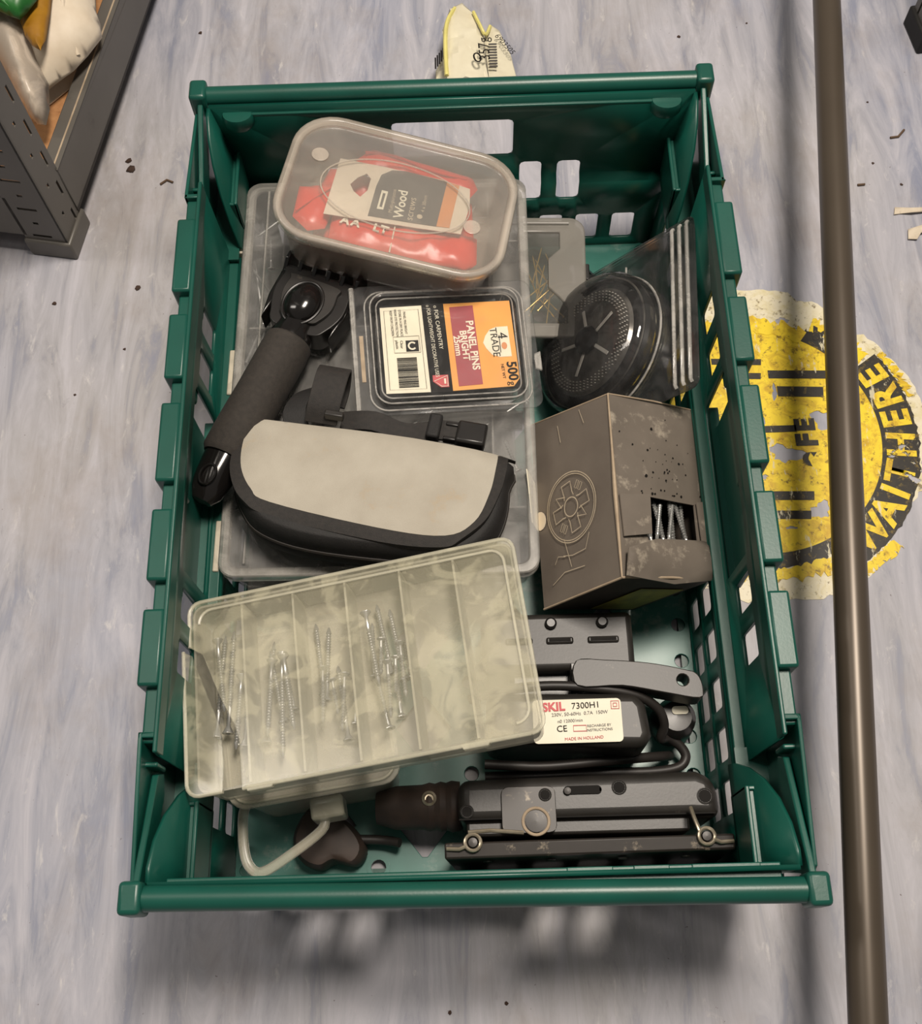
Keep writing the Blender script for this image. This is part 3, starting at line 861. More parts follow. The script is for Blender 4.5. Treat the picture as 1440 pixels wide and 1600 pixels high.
# ---- yellowed six-compartment organiser of screws in front
OG = (-0.0715, -0.1535, 0.1573)
OR = (-5.1, -9.1, 7.4)
OM = mtx(OG, OR) @ Matrix.Scale(0.93, 4)
og = thing('screw_organiser', 'yellowed six compartment organiser of screws with a cracked lid', 'organiser', OG, OR)
og.scale = (0.93, 0.93, 0.93)
W2, D2 = 0.240, 0.140
tr_ = tray_mb(W2, D2, 0.033, 0.0017, 0.008, 0.002)
for i, v in enumerate(tr_.v):
    tr_.v[i] = (v[0], v[1], v[2] - 0.0355)
tr_.build('tray', 'orgtray', og)
for x in (-0.083, -0.044, -0.0045, 0.0365, 0.0765):
    MB().box(x - 0.0008, x + 0.0008, -D2 / 2 + 0.003, D2 / 2 - 0.003, -0.034, -0.004).build('divider', 'orgdiv', og)
ow, od = 0.2435, 0.1435
crack = [(-0.1218, 0.0345), (-0.1151, 0.0298), (-0.1035, -0.0045), (-0.0960, -0.0265), (-0.0945, -0.0506), (-0.0959, -0.0718)]
crack2 = [(-0.1218, 0.0375), (-0.1120, 0.0300), (-0.1000, -0.0045), (-0.0905, -0.0265), (-0.0876, -0.0381), (-0.0871, -0.0718)]
full = rrect(ow, od, 0.009, 4)
main = [p for p in full if not (p[0] < -0.09 and p[1] < 0.036)]
i0 = max(range(len(main)), key=lambda i: -main[i][0] * 1.0 + (0 if main[i][1] > 0 else -9))
# outline runs anticlockwise from the right: top right, top left, then the crack, then bottom right
top_left = [p for p in full if p[0] < 0 and p[1] > 0]
bot_right = [p for p in full if p[0] > 0 and p[1] < 0]
top_right = [p for p in full if p[0] > 0 and p[1] > 0]
bot_left = [p for p in full if p[0] < 0 and p[1] < 0]
main = top_right + top_left + crack2 + bot_right
lidm = MB().plate(main, [], lambda x, y: (x, y, 0.0), th=0.0016).build('lid', 'orglid', og, ang=25)
flap = crack[::-1] + bot_left[:0]
flap = [crack[0]] + bot_left + [crack[5], crack[4], crack[3], crack[2], crack[1]]
def fl_fn(x, y):
    return (x - 0.0045, y, 0.0015 + 0.055 * max(0.0, -0.094 - x) * 0 + 0.03 * max(0.0, (0.03 - y)) * 0.15)
MB().plate(flap, [], fl_fn, th=0.0016).build('broken_lid_corner', 'orglid', og, ang=25)
# raised rims of the lid
def rim(pts, r, name, z=0.0020, parent=lidm):
    MB().tube([(x, y, z) for x, y in pts], r, 8).build(name, 'orgdiv', parent)
inn = rrect(ow - 0.016, od - 0.016, 0.010, 5)
inn_main = [p for p in inn if not (p[0] < -0.10 and p[1] < 0.03) and not (p[0] < -0.089 and p[1] < -0.03)]
k0 = next(i for i, p in enumerate(inn_main) if p[0] > 0 and p[1] < 0)
rim(inn_main[k0:] + inn_main[:k0], 0.0011, 'lid_ridge')
mo = main
rim(bot_right + top_right + top_left + [crack2[0]], 0.0014, 'lid_edge', 0.0006)
rim([crack2[-1]] + bot_right[:1], 0.0014, 'lid_edge', 0.0006)
rim([(x - 0.0045, y) for x, y in [crack[0]] + bot_left + [crack[5]]], 0.0014, 'corner_edge', 0.0020)
for x0, x1 in ((0.064, 0.083), (-0.0857, -0.0666)):
    MB().prism([(x0, -0.0700), (x1 + 0.003, -0.0700), (x1, -0.0745), (x0 + 0.002, -0.0745)], -0.004, 0.0016).build('snap_tab', 'orgdiv', og, bevel=0.0006)
cent = {'first': (-0.1015, ('long', 'org', 'long', 'org', 'long')), 'second': (-0.0635, ('long', 'org', 'org', 'long', 'mid', 'org', 'nail')),
        'third': (-0.0245, ('org', 'mid', 'org', 'stub', 'org', 'mid', 'stub')), 'fourth': (0.0165, ('mid', 'org', 'mid', 'stub', 'org', 'mid', 'mid', 'stub', 'org', 'mid', 'stub'))}
for nm, (cx, ks) in cent.items():
    for j, kd in enumerate(ks):
        dx = (j - (len(ks) - 1) / 2) * 0.027 / len(ks)
        dy = rg.uniform(-0.026, 0.026) if kd != 'long' else rg.uniform(-0.016, 0.016)
        put(kd, OM @ mtx((cx + dx + 0.002, dy, -0.0285 + 0.010 * (j % 2) + 0.004 * (j % 3)), (rg.uniform(-3, 3), 0, rg.uniform(-9, 9) + (180 if j % 2 else 0))),
            'zinc screw in the %s compartment from the cracked corner of the yellowed organiser' % nm, 'screw', 'screws in the %s organiser compartment' % nm)

# ---- small cloudy case with a swing handle, below the screw organiser
SC = (-0.1125, -0.1690, 0.0090)
sc = thing('handled_case', 'small cloudy case with a loop handle under the yellowed organiser', 'case', SC, (0, 0, 8.5))
tray_mb(0.110, 0.114, 0.092, 0.0018, 0.012, 0.003).build('tray', 'orgtray', sc)
MB().plate(rrect(0.117, 0.121, 0.013), [], lambda x, y: (x, y, 0.092), th=0.0032).build('lid', 'orgtray', sc, bevel=0.001)
MB().tube([(x, y, 0.0962) for x, y in rrect(0.110, 0.114, 0.012)], 0.0012, 6, True).build('lid_ridge', 'orgdiv', sc)
MB().box(-0.008, 0.015, -0.0720, -0.0570, 0.046, 0.072).build('hinge_block', 'orgdiv', sc, bevel=0.002)
hp = smooth([(0.000, -0.070, 0.062), (-0.003, -0.078, 0.062), (-0.025, -0.0900, 0.062), (-0.046, -0.0985, 0.062), (-0.0545, -0.0930, 0.062), (-0.0570, -0.080, 0.062), (-0.0560, -0.060, 0.060), (-0.0535, -0.052, 0.058)], 4)
MB().tube(hp, 0.0036, 10, flat=0.7).build('handle', 'orgtray', sc)

# ------------------------------------------------------------------ food tub with red packets
TP, TR_ = (-0.0425, 0.2090, 0.1710), (-5.0, 9.0, -12.4)
tb = thing('food_tub', 'hazy plastic food tub with lid full of red packets at the back', 'tub', TP, TR_)
TW, TD = 0.177, 0.123
def lp(w, d, z, r, n=8):
    return [(x, y, z) for x, y in rrect(w, d, r, n)]
MB().loft([lp(TW - 0.028, TD - 0.028, -0.050, 0.022), lp(TW - 0.022, TD - 0.022, -0.052 + 0.006, 0.025), lp(TW - 0.006, TD - 0.006, -0.004, 0.031), lp(TW - 0.008, TD - 0.008, -0.004, 0.030),
           lp(TW - 0.024, TD - 0.024, -0.044, 0.024), lp(TW - 0.030, TD - 0.030, -0.0485, 0.021)]).build('tub_body', 'tub', tb, ang=60)
lidt = MB().loft([lp(TW + 0.001, TD + 0.001, -0.0065, 0.034), lp(TW + 0.002, TD + 0.002, -0.001, 0.0345), lp(TW, TD, 0.0012, 0.034), lp(TW - 0.006, TD - 0.006, 0.0018, 0.031), lp(TW - 0.010, TD - 0.010, 0.0006, 0.029),
                  lp(TW - 0.013, TD - 0.013, -0.0025, 0.0275), lp(TW - 0.013, TD - 0.013, -0.0036, 0.0275), lp(TW - 0.008, TD - 0.008, -0.0024, 0.030), lp(TW - 0.003, TD - 0.003, -0.0022, 0.032), lp(TW - 0.002, TD - 0.002, -0.0065, 0.033)], False, False).build('lid_rim', 'tubrim', tb, ang=60)
MB().plate(rrect(TW - 0.0128, TD - 0.0128, 0.0276, 8), [], lambda x, y: (x, y, -0.0031), th=0.0011).build('lid_panel', 'tublid', lidt)
MB().tube([(x, y, -0.0018) for x, y in circ(-0.002, 0.0, 0.058, 48, 0.033)], 0.0007, 6, True).build('moulded_oval', 'tubrim', lidt)
for x, y in ((-0.066, 0.022), (0.060, -0.012)):
    MB().lathe([(0, -0.0020), (0.0062, -0.0020), (0.0066, -0.0014), (0.0060, -0.0012), (0, -0.0012)], 20, mtx((x, y, 0))).build('moulded_dot', 'tubrim', lidt)
TM = mtx(TP, TR_)
def pillow(outline, z0, h, mat, name, label, loc_m, seed, amp=0.0025):
    cx = sum(p[0] for p in outline) / len(outline)
    cy = sum(p[1] for p in outline) / len(outline)
    rg_ = random.Random(seed)
    ph = [rg_.uniform(0, 6.28) for _ in range(4)]
    def f(x, y, s):
        dmin = 1.0
        for a, b in zip(outline, outline[1:] + outline[:1]):
            ax, ay = b[0] - a[0], b[1] - a[1]
            t = max(0, min(1, ((x - a[0]) * ax + (y - a[1]) * ay) / (ax * ax + ay * ay)))
            dmin = min(dmin, math.hypot(x - a[0] - t * ax, y - a[1] - t * ay))
        b_ = min(1.0, dmin / 0.016)
        w = math.sin(x * 190 + ph[0] + y * 60) * math.sin(y * 210 + ph[1] - x * 80) * amp * b_
        return (x, y, z0 + s * h * math.sqrt(b_ * (2 - b_)) + w)
    mb = MB().plate(outline, [], lambda x, y: f(x, y, 1), grid=0.005).plate(outline, [], lambda x, y: f(x, y, -1), grid=0.005)
    return mb
def packet(outline, z0, h, mat, name, label, seed, cat='packet'):
    o = thing(name, label, cat, TP, TR_)
    pillow(outline, z0, h, mat, name, label, None, seed).build('wrapper', mat, o, ang=50)
    return o
pk = packet([(-0.030, 0.050), (0.052, 0.046), (0.058, 0.036), (0.052, 0.022), (-0.034, 0.024), (-0.040, 0.036)], -0.013, 0.006, 'redbag', 'red_packet', 'crinkled red packet along the back side of the food tub', 31)
MB().tube(smooth([(-0.034, 0.040, -0.0065), (-0.01, 0.043, -0.0062), (0.02, 0.037, -0.006), (0.048, 0.038, -0.0065)], 4), 0.0010, 6).build('seam', 'redbag', pk)
pk = packet([(-0.076, -0.002), (-0.052, 0.006), (-0.045, -0.012), (-0.048, -0.036), (-0.060, -0.042), (-0.074, -0.032)], -0.015, 0.006, 'redbag', 'red_packet', 'small red packet in the left end of the food tub', 32)
MB().tube([(-0.050, 0.002, -0.0095), (-0.062, -0.016, -0.0085), (-0.072, -0.030, -0.0095)], 0.0007, 6).build('seam', 'redbag', pk)
pk = packet([(-0.046, -0.018), (0.066, -0.010), (0.070, -0.034), (0.062, -0.046), (-0.020, -0.050), (-0.044, -0.044)], -0.016, 0.007, 'redbag', 'red_packet', 'largest red packet along the front side of the food tub', 33)
for x, t_ in ((-0.034, 'A'), (-0.026, 'A'), (-0.010, 'L'), (-0.004, 'T')):
    text_mesh(t_, 0.010, at_flat(x, -0.030, -0.0075, -4), 'labelwhite', pk, 'letter', 0.0004)
MB().tube([(0.003, -0.020, -0.0085), (0.004, -0.048, -0.0095)], 0.0006, 6).build('seam', 'labelwhite', pk)
# many red layers fill the tub below
pk = packet([(-0.060, 0.036), (0.056, 0.036), (0.064, 0.0), (0.056, -0.036), (-0.056, -0.036), (-0.066, 0.0)], -0.030, 0.009, 'redbag', 'red_packet', 'red packet at the bottom of the food tub under the others', 34)
MB().tube([(-0.05, 0.0, -0.021), (0.05, 0.0, -0.021)], 0.0008, 6).build('seam', 'redbag', pk)
sl = thing('screw_packet_card', 'white and charcoal header card reading Wood in the food tub', 'card', TP, TR_)
hang = [(-0.034, 0.012), (-0.028, 0.018), (-0.024, 0.014), (-0.024, 0.002), (-0.028, -0.006), (-0.034, -0.002), (-0.038, 0.004)]
MB().plate([(-0.051, 0.027), (-0.014, 0.029), (0.030, 0.0305), (0.052, 0.028), (0.055, 0.010), (0.053, -0.018), (0.020, -0.022), (-0.051, -0.030)], [hang], lambda x, y: (x, y, -0.0062 - 0.00025 * math.sin(x * 90)), grid=0.01, th=0.0006).build('card_sheet', 'whitecard', sl)
zt = -0.0053
MB().plate([(-0.010, 0.027), (-0.017, 0.020), (-0.0185, 0.008), (-0.0185, -0.0225), (0.0335, -0.0165), (0.0335, 0.029), (0.0, 0.0295)], [], lambda x, y: (x, y, zt), th=0.0003).build('charcoal_panel', 'charcoal', sl)
MB().plate([(0.0335, 0.029), (0.0435, 0.0285), (0.0435, -0.0150), (0.0335, -0.0165)], [], lambda x, y: (x, y, zt), th=0.0003).build('tan_band', 'tan', sl)
z2 = zt + 0.0006
lg = MB()
lg.plate([(-0.0135, -0.014), (-0.0085, -0.0135), (-0.0085, 0.005), (-0.0135, 0.005)], [[(-0.0120, -0.0115), (-0.0100, -0.0115), (-0.0100, 0.0025), (-0.0120, 0.0025)]], lambda x, y: (x, y, z2))
lg.build('logo_frame', 'labelwhite', sl)
text_mesh('Multi-purpose', 0.0042, at_flat(-0.0035, -0.003, z2, 93), 'ink', sl)
text_mesh('Wood', 0.0105, at_flat(0.0035, -0.004, z2, 93), 'labelwhite', sl, bold=0.0002)
text_mesh('screws', 0.0082, at_flat(0.0118, -0.006, z2, 93), 'ink', sl)
text_mesh('4 x 30mm', 0.0042, at_flat(0.0205, 0.002, z2, 93), 'ink', sl)
MB().plate(circ(0.0195, -0.0115, 0.0022, 14), [], lambda x, y: (x, y, z2)).build('badge', 'ink', sl)

# ------------------------------------------------------------------ panel pin blister pack
BP, BR = (-0.0095, 0.1010, 0.1265), (6.1, 5.4, 4.4)
bp = thing('blister_pack', 'clear blister pack of panel pins with an orange and black label', 'blister pack', BP, BR)
MB().plate(rrect(0.139, 0.107, 0.008, 5), [rrect(0.115, 0.092, 0.012, 5, 0.001, -0.001)], lambda x, y: (x, y, -0.0008), th=0.0010).build('flange', 'glassy', bp, bevel=0.0003)
def lq(w, d, z, r):
    return [(x, y, z) for x, y in rrect(w, d, r, 6, 0.001, -0.001)]
MB().loft([lq(0.115, 0.092, 0, 0.012), lq(0.1135, 0.0905, 0.0055, 0.012), lq(0.111, 0.088, 0.0068, 0.011), lq(0.107, 0.084, 0.0062, 0.009), lq(0.1045, 0.0815, 0.0042, 0.008)], False, True).build('lid_dome', 'glassy', bp, ang=30)
for w, d, z, r in ((0.1140, 0.0910, 0.0058, 0.012), (0.1050, 0.0820, 0.0046, 0.008), (0.122, 0.098, 0.0008, 0.013)):
    MB().tube([(x, y, z) for x, y in rrect(w, d, r, 6, 0.001, -0.001)], 0.0007, 6, True).build('ridge', 'glassrim', bp)
MB().loft([lq(0.113, 0.090, -0.001, 0.012), lq(0.106, 0.083, -0.019, 0.010), lq(0.100, 0.078, -0.0205, 0.009)], False, True).build('tray', 'glassy', bp, ang=40)
MB().tube([(-0.0690, 0.053, -0.002), (-0.0695, -0.053, -0.002)], 0.0022, 8).build('hinge', 'glassrim', bp)
MB().box(-0.0655, -0.0625, -0.026, 0.012, -0.0004, 0.0004).build('hinge_strip', 'cardedge', bp)
MB().prism([(0.0665, -0.010), (0.0715, -0.008), (0.0715, -0.024), (0.0665, -0.022)], -0.0012, 0.0016).build('opening_tab', 'glassrim', bp, bevel=0.0005)
lb = thing('pack_label', 'orange, maroon and white printed insert inside the panel pin blister pack', 'label', BP, BR)
zl = 0.0026
MB().plate(rrect(0.103, 0.0735, 0.003, 3, 0.0022, -0.0014), [], lambda x, y: (x, y, zl - 0.001), th=0.0008).build('black_card', 'inkblack', lb)
MB().plate([(-0.0484, 0.0335), (-0.0165, 0.0341), (-0.0151, -0.0378), (-0.0484, -0.0374)], [], lambda x, y: (x, y, zl), th=0.0002).build('white_panel', 'labelwhite', lb)
MB().plate([(0.0004, 0.0346), (0.0518, 0.0350), (0.0532, -0.030), (0.0480, -0.0365), (0.0016, -0.0378)], [], lambda x, y: (x, y, zl), th=0.0002).build('orange_panel', 'orange', lb)
MB().plate([(0.0048, 0.0314), (0.0230, 0.0322), (0.0246, -0.0336), (0.0063, -0.0344)], [], lambda x, y: (x, y, zl + 0.0003), th=0.0002).build('maroon_panel', 'maroon', lb)
zs = zl + 0.0003
shd = [(0.0481, 0.0132), (0.0489, -0.0120), (0.0400, -0.0122), (0.0340, -0.0100), (0.0300, -0.0045), (0.0280, 0.0003), (0.0302, 0.0060), (0.0340, 0.0110), (0.0390, 0.0130)]
MB().plate(shd, [], lambda x, y: (x, y, zs), th=0.0002).build('shield', 'labelwhite', lb)
zt = zl + 0.0007
text_mesh('PANEL PINS', 0.0079, at_flat(0.0198, -0.0012, zt, -87.5), 'labelwhite', lb, bold=0.00022)
text_mesh('BRIGHT', 0.0072, at_flat(0.0136, -0.0012, zt, -87.5), 'labelwhite', lb, bold=0.0002)
text_mesh('25mm', 0.0066, at_flat(0.0082, -0.0012, zt, -87.5), 'labelwhite', lb, bold=0.0002)
text_mesh('4', 0.0110, at_flat(0.0430, 0.0055, zt, -87.5), 'inkblack', lb)
text_mesh('TRADE', 0.0078, at_flat(0.0368, 0.0003, zt, -87.5), 'inkblack', lb)
MB().plate(circ(0.0440, -0.0030, 0.0022, 10, 0.0030), [], lambda x, y: (x, y, zt)).build('emblem', 'tan', lb)
MB().ribbon([(0.0408, 0.006), (0.0408, -0.0085)], 0.0006, lambda x, y: (x, y, zt)).build('rule', 'inkblack', lb)
text_mesh('500', 0.0105, at_flat(0.0478, -0.0240, zt, -87.5), 'inkblack', lb, bold=0.0002)
text_mesh('g', 0.0072, at_flat(0.0468, -0.0342, zt, -87.5), 'inkblack', lb)
text_mesh('NET WT', 0.0032, at_flat(0.0410, -0.0240, zt, -87.5), 'inkblack', lb)
text_mesh('o FOR CARPENTRY', 0.0043, at_flat(-0.0052, 0.0150, zt, -87.5), 'labelwhite', lb)
text_mesh('o FOR LIGHTWEIGHT DECORATIVE USES', 0.0040, at_flat(-0.0104, 0.0040, zt, -87.5), 'labelwhite', lb, sx=0.82)
MB().plate([(-0.0128, -0.0245), (-0.0010, -0.0245), (-0.0010, -0.0345), (-0.0070, -0.0345), (-0.0128, -0.0295)][::-1], [], lambda x, y: (x, y, zs), th=0.0002).build('red_crest', 'inkred', lb)
MB().ribbon([(-0.0118, -0.0292), (-0.0018, -0.0253), (-0.0018, -0.0337), (-0.0066, -0.0337)], 0.0005, lambda x, y: (x, y, zt), closed=True).plate([(-0.0045, -0.0275), (-0.0030, -0.0275), (-0.0030, -0.0318), (-0.0045, -0.0318)], [], lambda x, y: (x, y, zt)).build('crest_lines', 'labelwhite', lb)
# white panel: frame, small print, recycling mark, bar code
wp = MB()
wp.ribbon([(-0.0455, 0.0305), (-0.0192, 0.0308), (-0.0180, -0.0350), (-0.0455, -0.0347)], 0.0003, lambda x, y: (x, y, zt), closed=True)
wp.ribbon([(-0.0400, 0.0085), (-0.0205, 0.0087), (-0.0200, -0.0050), (-0.0398, -0.0048)], 0.0003, lambda x, y: (x, y, zt), closed=True)
wp.build('panel_frame', 'inkblack', lb)
for k, tx in enumerate(('PANEL PINS BRIGHT', 'STORE IN A DRY PLACE', 'WEAR EYE PROTECTION', 'KEEP FROM CHILDREN')):
    text_mesh(tx, 0.0026, at_flat(-0.0300 - 0.0034 * k, 0.0200, zt, -89), 'inkblack', lb, 'small_print', sx=0.8)
MB().box(-0.0308, -0.0212, -0.0040, 0.0052, zl + 0.0003, zl + 0.0005).build('recycling_square', 'inkblack', lb)
arc = [(-0.0260 + 0.0028 * math.cos(a), 0.0006 + 0.0028 * math.sin(a)) for a in [R(40 + 280 * i / 16) for i in range(17)]]
MB().ribbon(arc, 0.0013, lambda x, y: (x, y, zt)).build('recycling_arrow', 'labelwhite', lb)
text_mesh('Clear', 0.0030, at_flat(-0.0340, 0.002, zt, -89), 'inkblack', lb, 'small_print')
text_mesh('plastic', 0.0030, at_flat(-0.0375, 0.002, zt, -89), 'inkblack', lb, 'small_print')
bc = MB()
yy = -0.0090
while yy > -0.0325:
    w_ = rg.choice((0.0003, 0.0005, 0.0008))
    bc.plate([(-0.0385, yy), (-0.0385, yy - w_), (-0.0235, yy - w_), (-0.0235, yy)], [], lambda x, y: (x, y, zt))
    yy -= w_ + rg.choice((0.0003, 0.0005))
bc.build('bar_code', 'inkblack', lb)

# ------------------------------------------------------------------ black tool with toothed head and foam grip
tl = thing('scraper_tool', 'black hand tool with toothed head and thick foam grip', 'tool', (-0.1880, -0.0180, 0.1250), (0, 0, -24.5))
MB().lathe([(0.0, 0.034), (0.0165, 0.034), (0.0190, 0.038), (0.0192, 0.060), (0.0186, 0.096), (0.0188, 0.130), (0.0184, 0.140), (0.0160, 0.1425), (0, 0.1425)], 28, mtx((0, 0, 0), (-90, 0, 0))).build('grip', 'foam', tl)
ec = MB().lathe([(0.0, -0.004), (0.008, -0.003), (0.0125, 0.004), (0.0145, 0.018), (0.0160, 0.036), (0, 0.036)], 24, mtx((0, 0, 0), (-90, 0, 0)), sx=1, sy=0.9).build('end_cap', 'gloss', tl)
MB().tube([(0.0055 * math.cos(a), 0.014 + 0.008 * math.sin(a), 0.0128 + 0.0006) for a in [2 * PI * i / 20 for i in range(20)]], 0.0011, 6, True).build('hang_loop', 'gloss', ec)
neck = MB().lathe([(0, 0.139), (0.0165, 0.139), (0.0170, 0.144), (0.0155, 0.150), (0.0150, 0.158), (0, 0.158)], 26, mtx((0, 0, 0), (-90, 0, 0))).build('neck', 'gloss', tl)
hd_o = smooth([(-0.016, 0.148, 0), (-0.024, 0.160, 0), (-0.029, 0.176, 0), (-0.028, 0.192, 0), (-0.026, 0.199, 0), (0.026, 0.199, 0), (0.029, 0.190, 0), (0.031, 0.172, 0), (0.025, 0.156, 0), (0.016, 0.148, 0)], 4, True)
hd_o = [(p.x, p.y) for p in hd_o]
head = MB().prism(hd_o, -0.012, 0.009).build('head', 'black', tl, bevel=0.003, seg=3)
MB().prism([(x * 0.72, 0.175 + (y - 0.175) * 0.72) for x, y in hd_o], 0.008, 0.0125).build('head_panel', 'toolgrey', head, bevel=0.002)
MB().lathe([(0.0175 * math.cos(a), 0.0125 + 0.0085 * math.sin(a)) for a in [R(90 * i / 10) for i in range(11)]], 30, mtx((-0.001, 0.170, 0)), sx=0.78, sy=1.0).build('thumb_dome', 'gloss', head)
MB().tube([(-0.001 + 0.0150 * math.cos(a), 0.170 + 0.0192 * math.sin(a), 0.0128) for a in [2 * PI * i / 30 for i in range(30)]], 0.0012, 8, True).build('dome_ring', 'black', head)
for s in (-1, 1):
    MB().prism([(s * 0.0285, 0.150), (s * 0.0325, 0.172), (s * 0.0325, 0.198), (s * 0.0285, 0.196), (s * 0.0255, 0.170)], -0.014, 0.006).build('side_guard', 'gloss', tl, bevel=0.0015)
MB().box(-0.031, 0.031, 0.194, 0.2015, -0.010, 0.008).build('comb_bar', 'black', tl, bevel=0.0012)
for k in range(6):
    x = -0.030 + 0.012 * k
    MB().prism([(0.190, 0.004), (0.203, 0.0135), (0.213, 0.013), (0.2165, 0.006), (0.213, -0.008), (0.196, -0.010)], -0.0015, 0.0015, mtx((x, 0, 0)) @ Matrix(((0, 0, 1, 0), (1, 0, 0, 0), (0, 1, 0, 0), (0, 0, 0, 1)))).build('tooth', 'gloss', tl, bevel=0.0005)

# ------------------------------------------------------------------ pouch with grey flap
PP, PR = (-0.0681, -0.0123, 0.1440), (-9.0, 1.5, -11.7)
pu = thing('tool_pouch', 'black fabric pouch with light grey canvas flap and belt strap', 'pouch', PP, PR)
gry = smooth([(p[0], p[1], 0) for p in ((-0.0935, 0.0345), (-0.0915, 0.0360), (-0.0179, 0.0385), (0.0860, 0.0378), (0.0890, 0.0365), (0.0895, 0.0230), (0.0885, 0.0017), (0.0820, -0.0240), (0.0640, -0.0386), (0.0174, -0.0411), (-0.061, -0.0338), (-0.077, -0.0258), (-0.0887, -0.0094), (-0.0936, 0.011))], 5, True)
blk = smooth([(p[0], p[1], 0) for p in ((-0.0985, 0.0345), (-0.0950, 0.0368), (-0.0179, 0.0393), (0.0930, 0.0388), (0.0965, 0.0370), (0.0970, 0.0220), (0.0955, 0.0050), (0.0892, -0.0200), (0.0755, -0.0385), (0.0624, -0.0465), (0.0193, -0.0496), (-0.0581, -0.0434), (-0.0800, -0.0355), (-0.0925, -0.0210), (-0.0993, 0.000))], 5, True)
gry = [(p.x, p.y) for p in gry]
blk = [(p.x, p.y) for p in blk]
def flap_z(x, y):
    return 0.0028 * math.sin(x * 26 + 0.6) - 0.010 * max(0.0, (abs(x) - 0.075) / 0.02) ** 2 * 0.25 - 0.006 * max(0, (-y - 0.025) / 0.024) ** 2 - 0.005 * max(0, (y - 0.025) / 0.014) ** 2
MB().plate(gry, [], lambda x, y: (x, y, flap_z(x, y) + 0.0008), grid=0.006, th=-0.003).build('flap', 'canvas', pu, ang=50)
MB().plate(blk, [gry], lambda x, y: (x, y, flap_z(x, y) + 0.0004), grid=0.004, th=-0.0042).build('flap_binding', 'webbing', pu, ang=50)
body = [(-0.094, 0.036), (0.0, 0.040), (0.097, 0.040), (0.1035, 0.020), (0.1045, -0.006), (0.098, -0.028), (0.080, -0.046), (0.030, -0.053), (-0.030, -0.056), (-0.066, -0.050), (-0.084, -0.036), (-0.096, -0.012)]
body = [(p.x, p.y) for p in smooth([(x, y, 0) for x, y in body], 4, True)]
def bl(s, z, dy=0):
    return [(x * s, y * s + dy, z) for x, y in body]
MB().loft([bl(0.80, -0.040), bl(0.90, -0.0385, -0.002), bl(0.955, -0.033, -0.003), bl(0.965, -0.026, -0.002), bl(0.945, -0.0235, -0.001), bl(0.975, -0.021, -0.001), bl(0.965, -0.012), bl(0.93, -0.006), bl(0.90, -0.005)]).build('body', 'nylon', pu, ang=50)
MB().tube([(x * 0.972, y * 0.972 - 0.001, -0.0225) for x, y in body], 0.0016, 6, True).build('zip', 'rubber', pu)
# belt loop standing up behind the flap and the buckled strap
def band(path, w, t, name, mat='webbing', axis=(1, 0, 0)):
    loops = []
    P = smooth(path, 5)
    ax = Vector(axis).normalized()
    for i, p in enumerate(P):
        tg = (P[min(i + 1, len(P) - 1)] - P[max(i - 1, 0)]).normalized()
        nn = tg.cross(ax).normalized() * t / 2
        a = ax * w / 2
        loops.append([tuple(p - a - nn), tuple(p + a - nn), tuple(p + a + nn), tuple(p - a + nn)])
    return MB().loft(loops).build(name, mat, pu, bevel=0.0005, ang=50)
band([(-0.043, 0.040, -0.004), (-0.042, 0.048, 0.006), (-0.041, 0.062, 0.012), (-0.041, 0.076, 0.012), (-0.042, 0.086, 0.002), (-0.043, 0.080, -0.014), (-0.044, 0.066, -0.018)], 0.024, 0.0022, 'belt_loop')
band([(-0.060, 0.036, -0.014), (-0.066, 0.052, -0.010), (-0.062, 0.068, -0.010), (-0.052, 0.080, -0.014)], 0.018, 0.003, 'loop_side', 'nylon', (0.9, 0.3, 0.2))
MB().box(-0.040, -0.026, 0.0405, 0.0455, 0.001, 0.0075).build('loop_stitch_tab', 'toolgrey', pu, bevel=0.001)
band([(-0.030, 0.050, -0.012), (-0.006, 0.052, -0.008), (0.018, 0.049, -0.012), (0.044, 0.054, -0.008), (0.066, 0.054, -0.008)], 0.016, 0.003, 'strap', 'webbing', (0, 1, 0.15))
MB().box(0.034, 0.044, 0.044, 0.065, -0.012, -0.002).build('strap_keeper', 'nylon', pu, bevel=0.002)
bk = MB().box(0.056, 0.078, 0.043, 0.062, -0.014, -0.001).build('buckle', 'black', pu, bevel=0.002)
for y in (0.0445, 0.0575):
    MB().box(0.047, 0.058, y, y + 0.003, -0.010, -0.004).build('buckle_prong', 'black', bk, bevel=0.0008)
MB().tube([(-0.1005 + 0.0052 * math.cos(a), 0.040 + 0.0065 * math.sin(a), -0.006) for a in [2 * PI * i / 18 for i in range(18)]], 0.0013, 8, True).build('side_ring', 'gloss', pu)
MB().tube(smooth([(-0.104, 0.034, -0.006), (-0.107, 0.018, -0.008), (-0.110, 0.002, -0.016), (-0.113, -0.006, -0.02)], 4), 0.0014, 6).build('cord_loop', 'nylon', pu)

# ------------------------------------------------------------------ clamshell pack with black backing disc
CPp, CPr = (0.1335, 0.1350, 0.0800), (0, -50, -4.5)
cp = thing('disc_clamshell', 'large clear clamshell pack holding a round black disc against the right wall', 'clamshell', CPp, CPr)
MB().plate(rrect(0.152, 0.154, 0.008, 5), [circ(0.035, 0.0, 0.004, 12, 0.016)], lambda x, y: (x, y, -0.0008), th=0.0014).build('backing_sheet', 'glassy', cp, bevel=0.0004)
for x in (0.0550, 0.0625, 0.0700):
    MB().tube([(x, -0.072, 0.0012), (x, -0.070, 0.003), (x, 0.070, 0.003), (x, 0.072, 0.0012)], 0.0016, 8).build('stiffening_ridge', 'glassrim', cp)
MB().tube([(0.004, -0.076, 0.0012), (0.004, 0.062, 0.0012)], 0.0009, 6).build('fold_line', 'glassrim', cp)
DC = mtx((-0.0220, -0.004, 0.0))
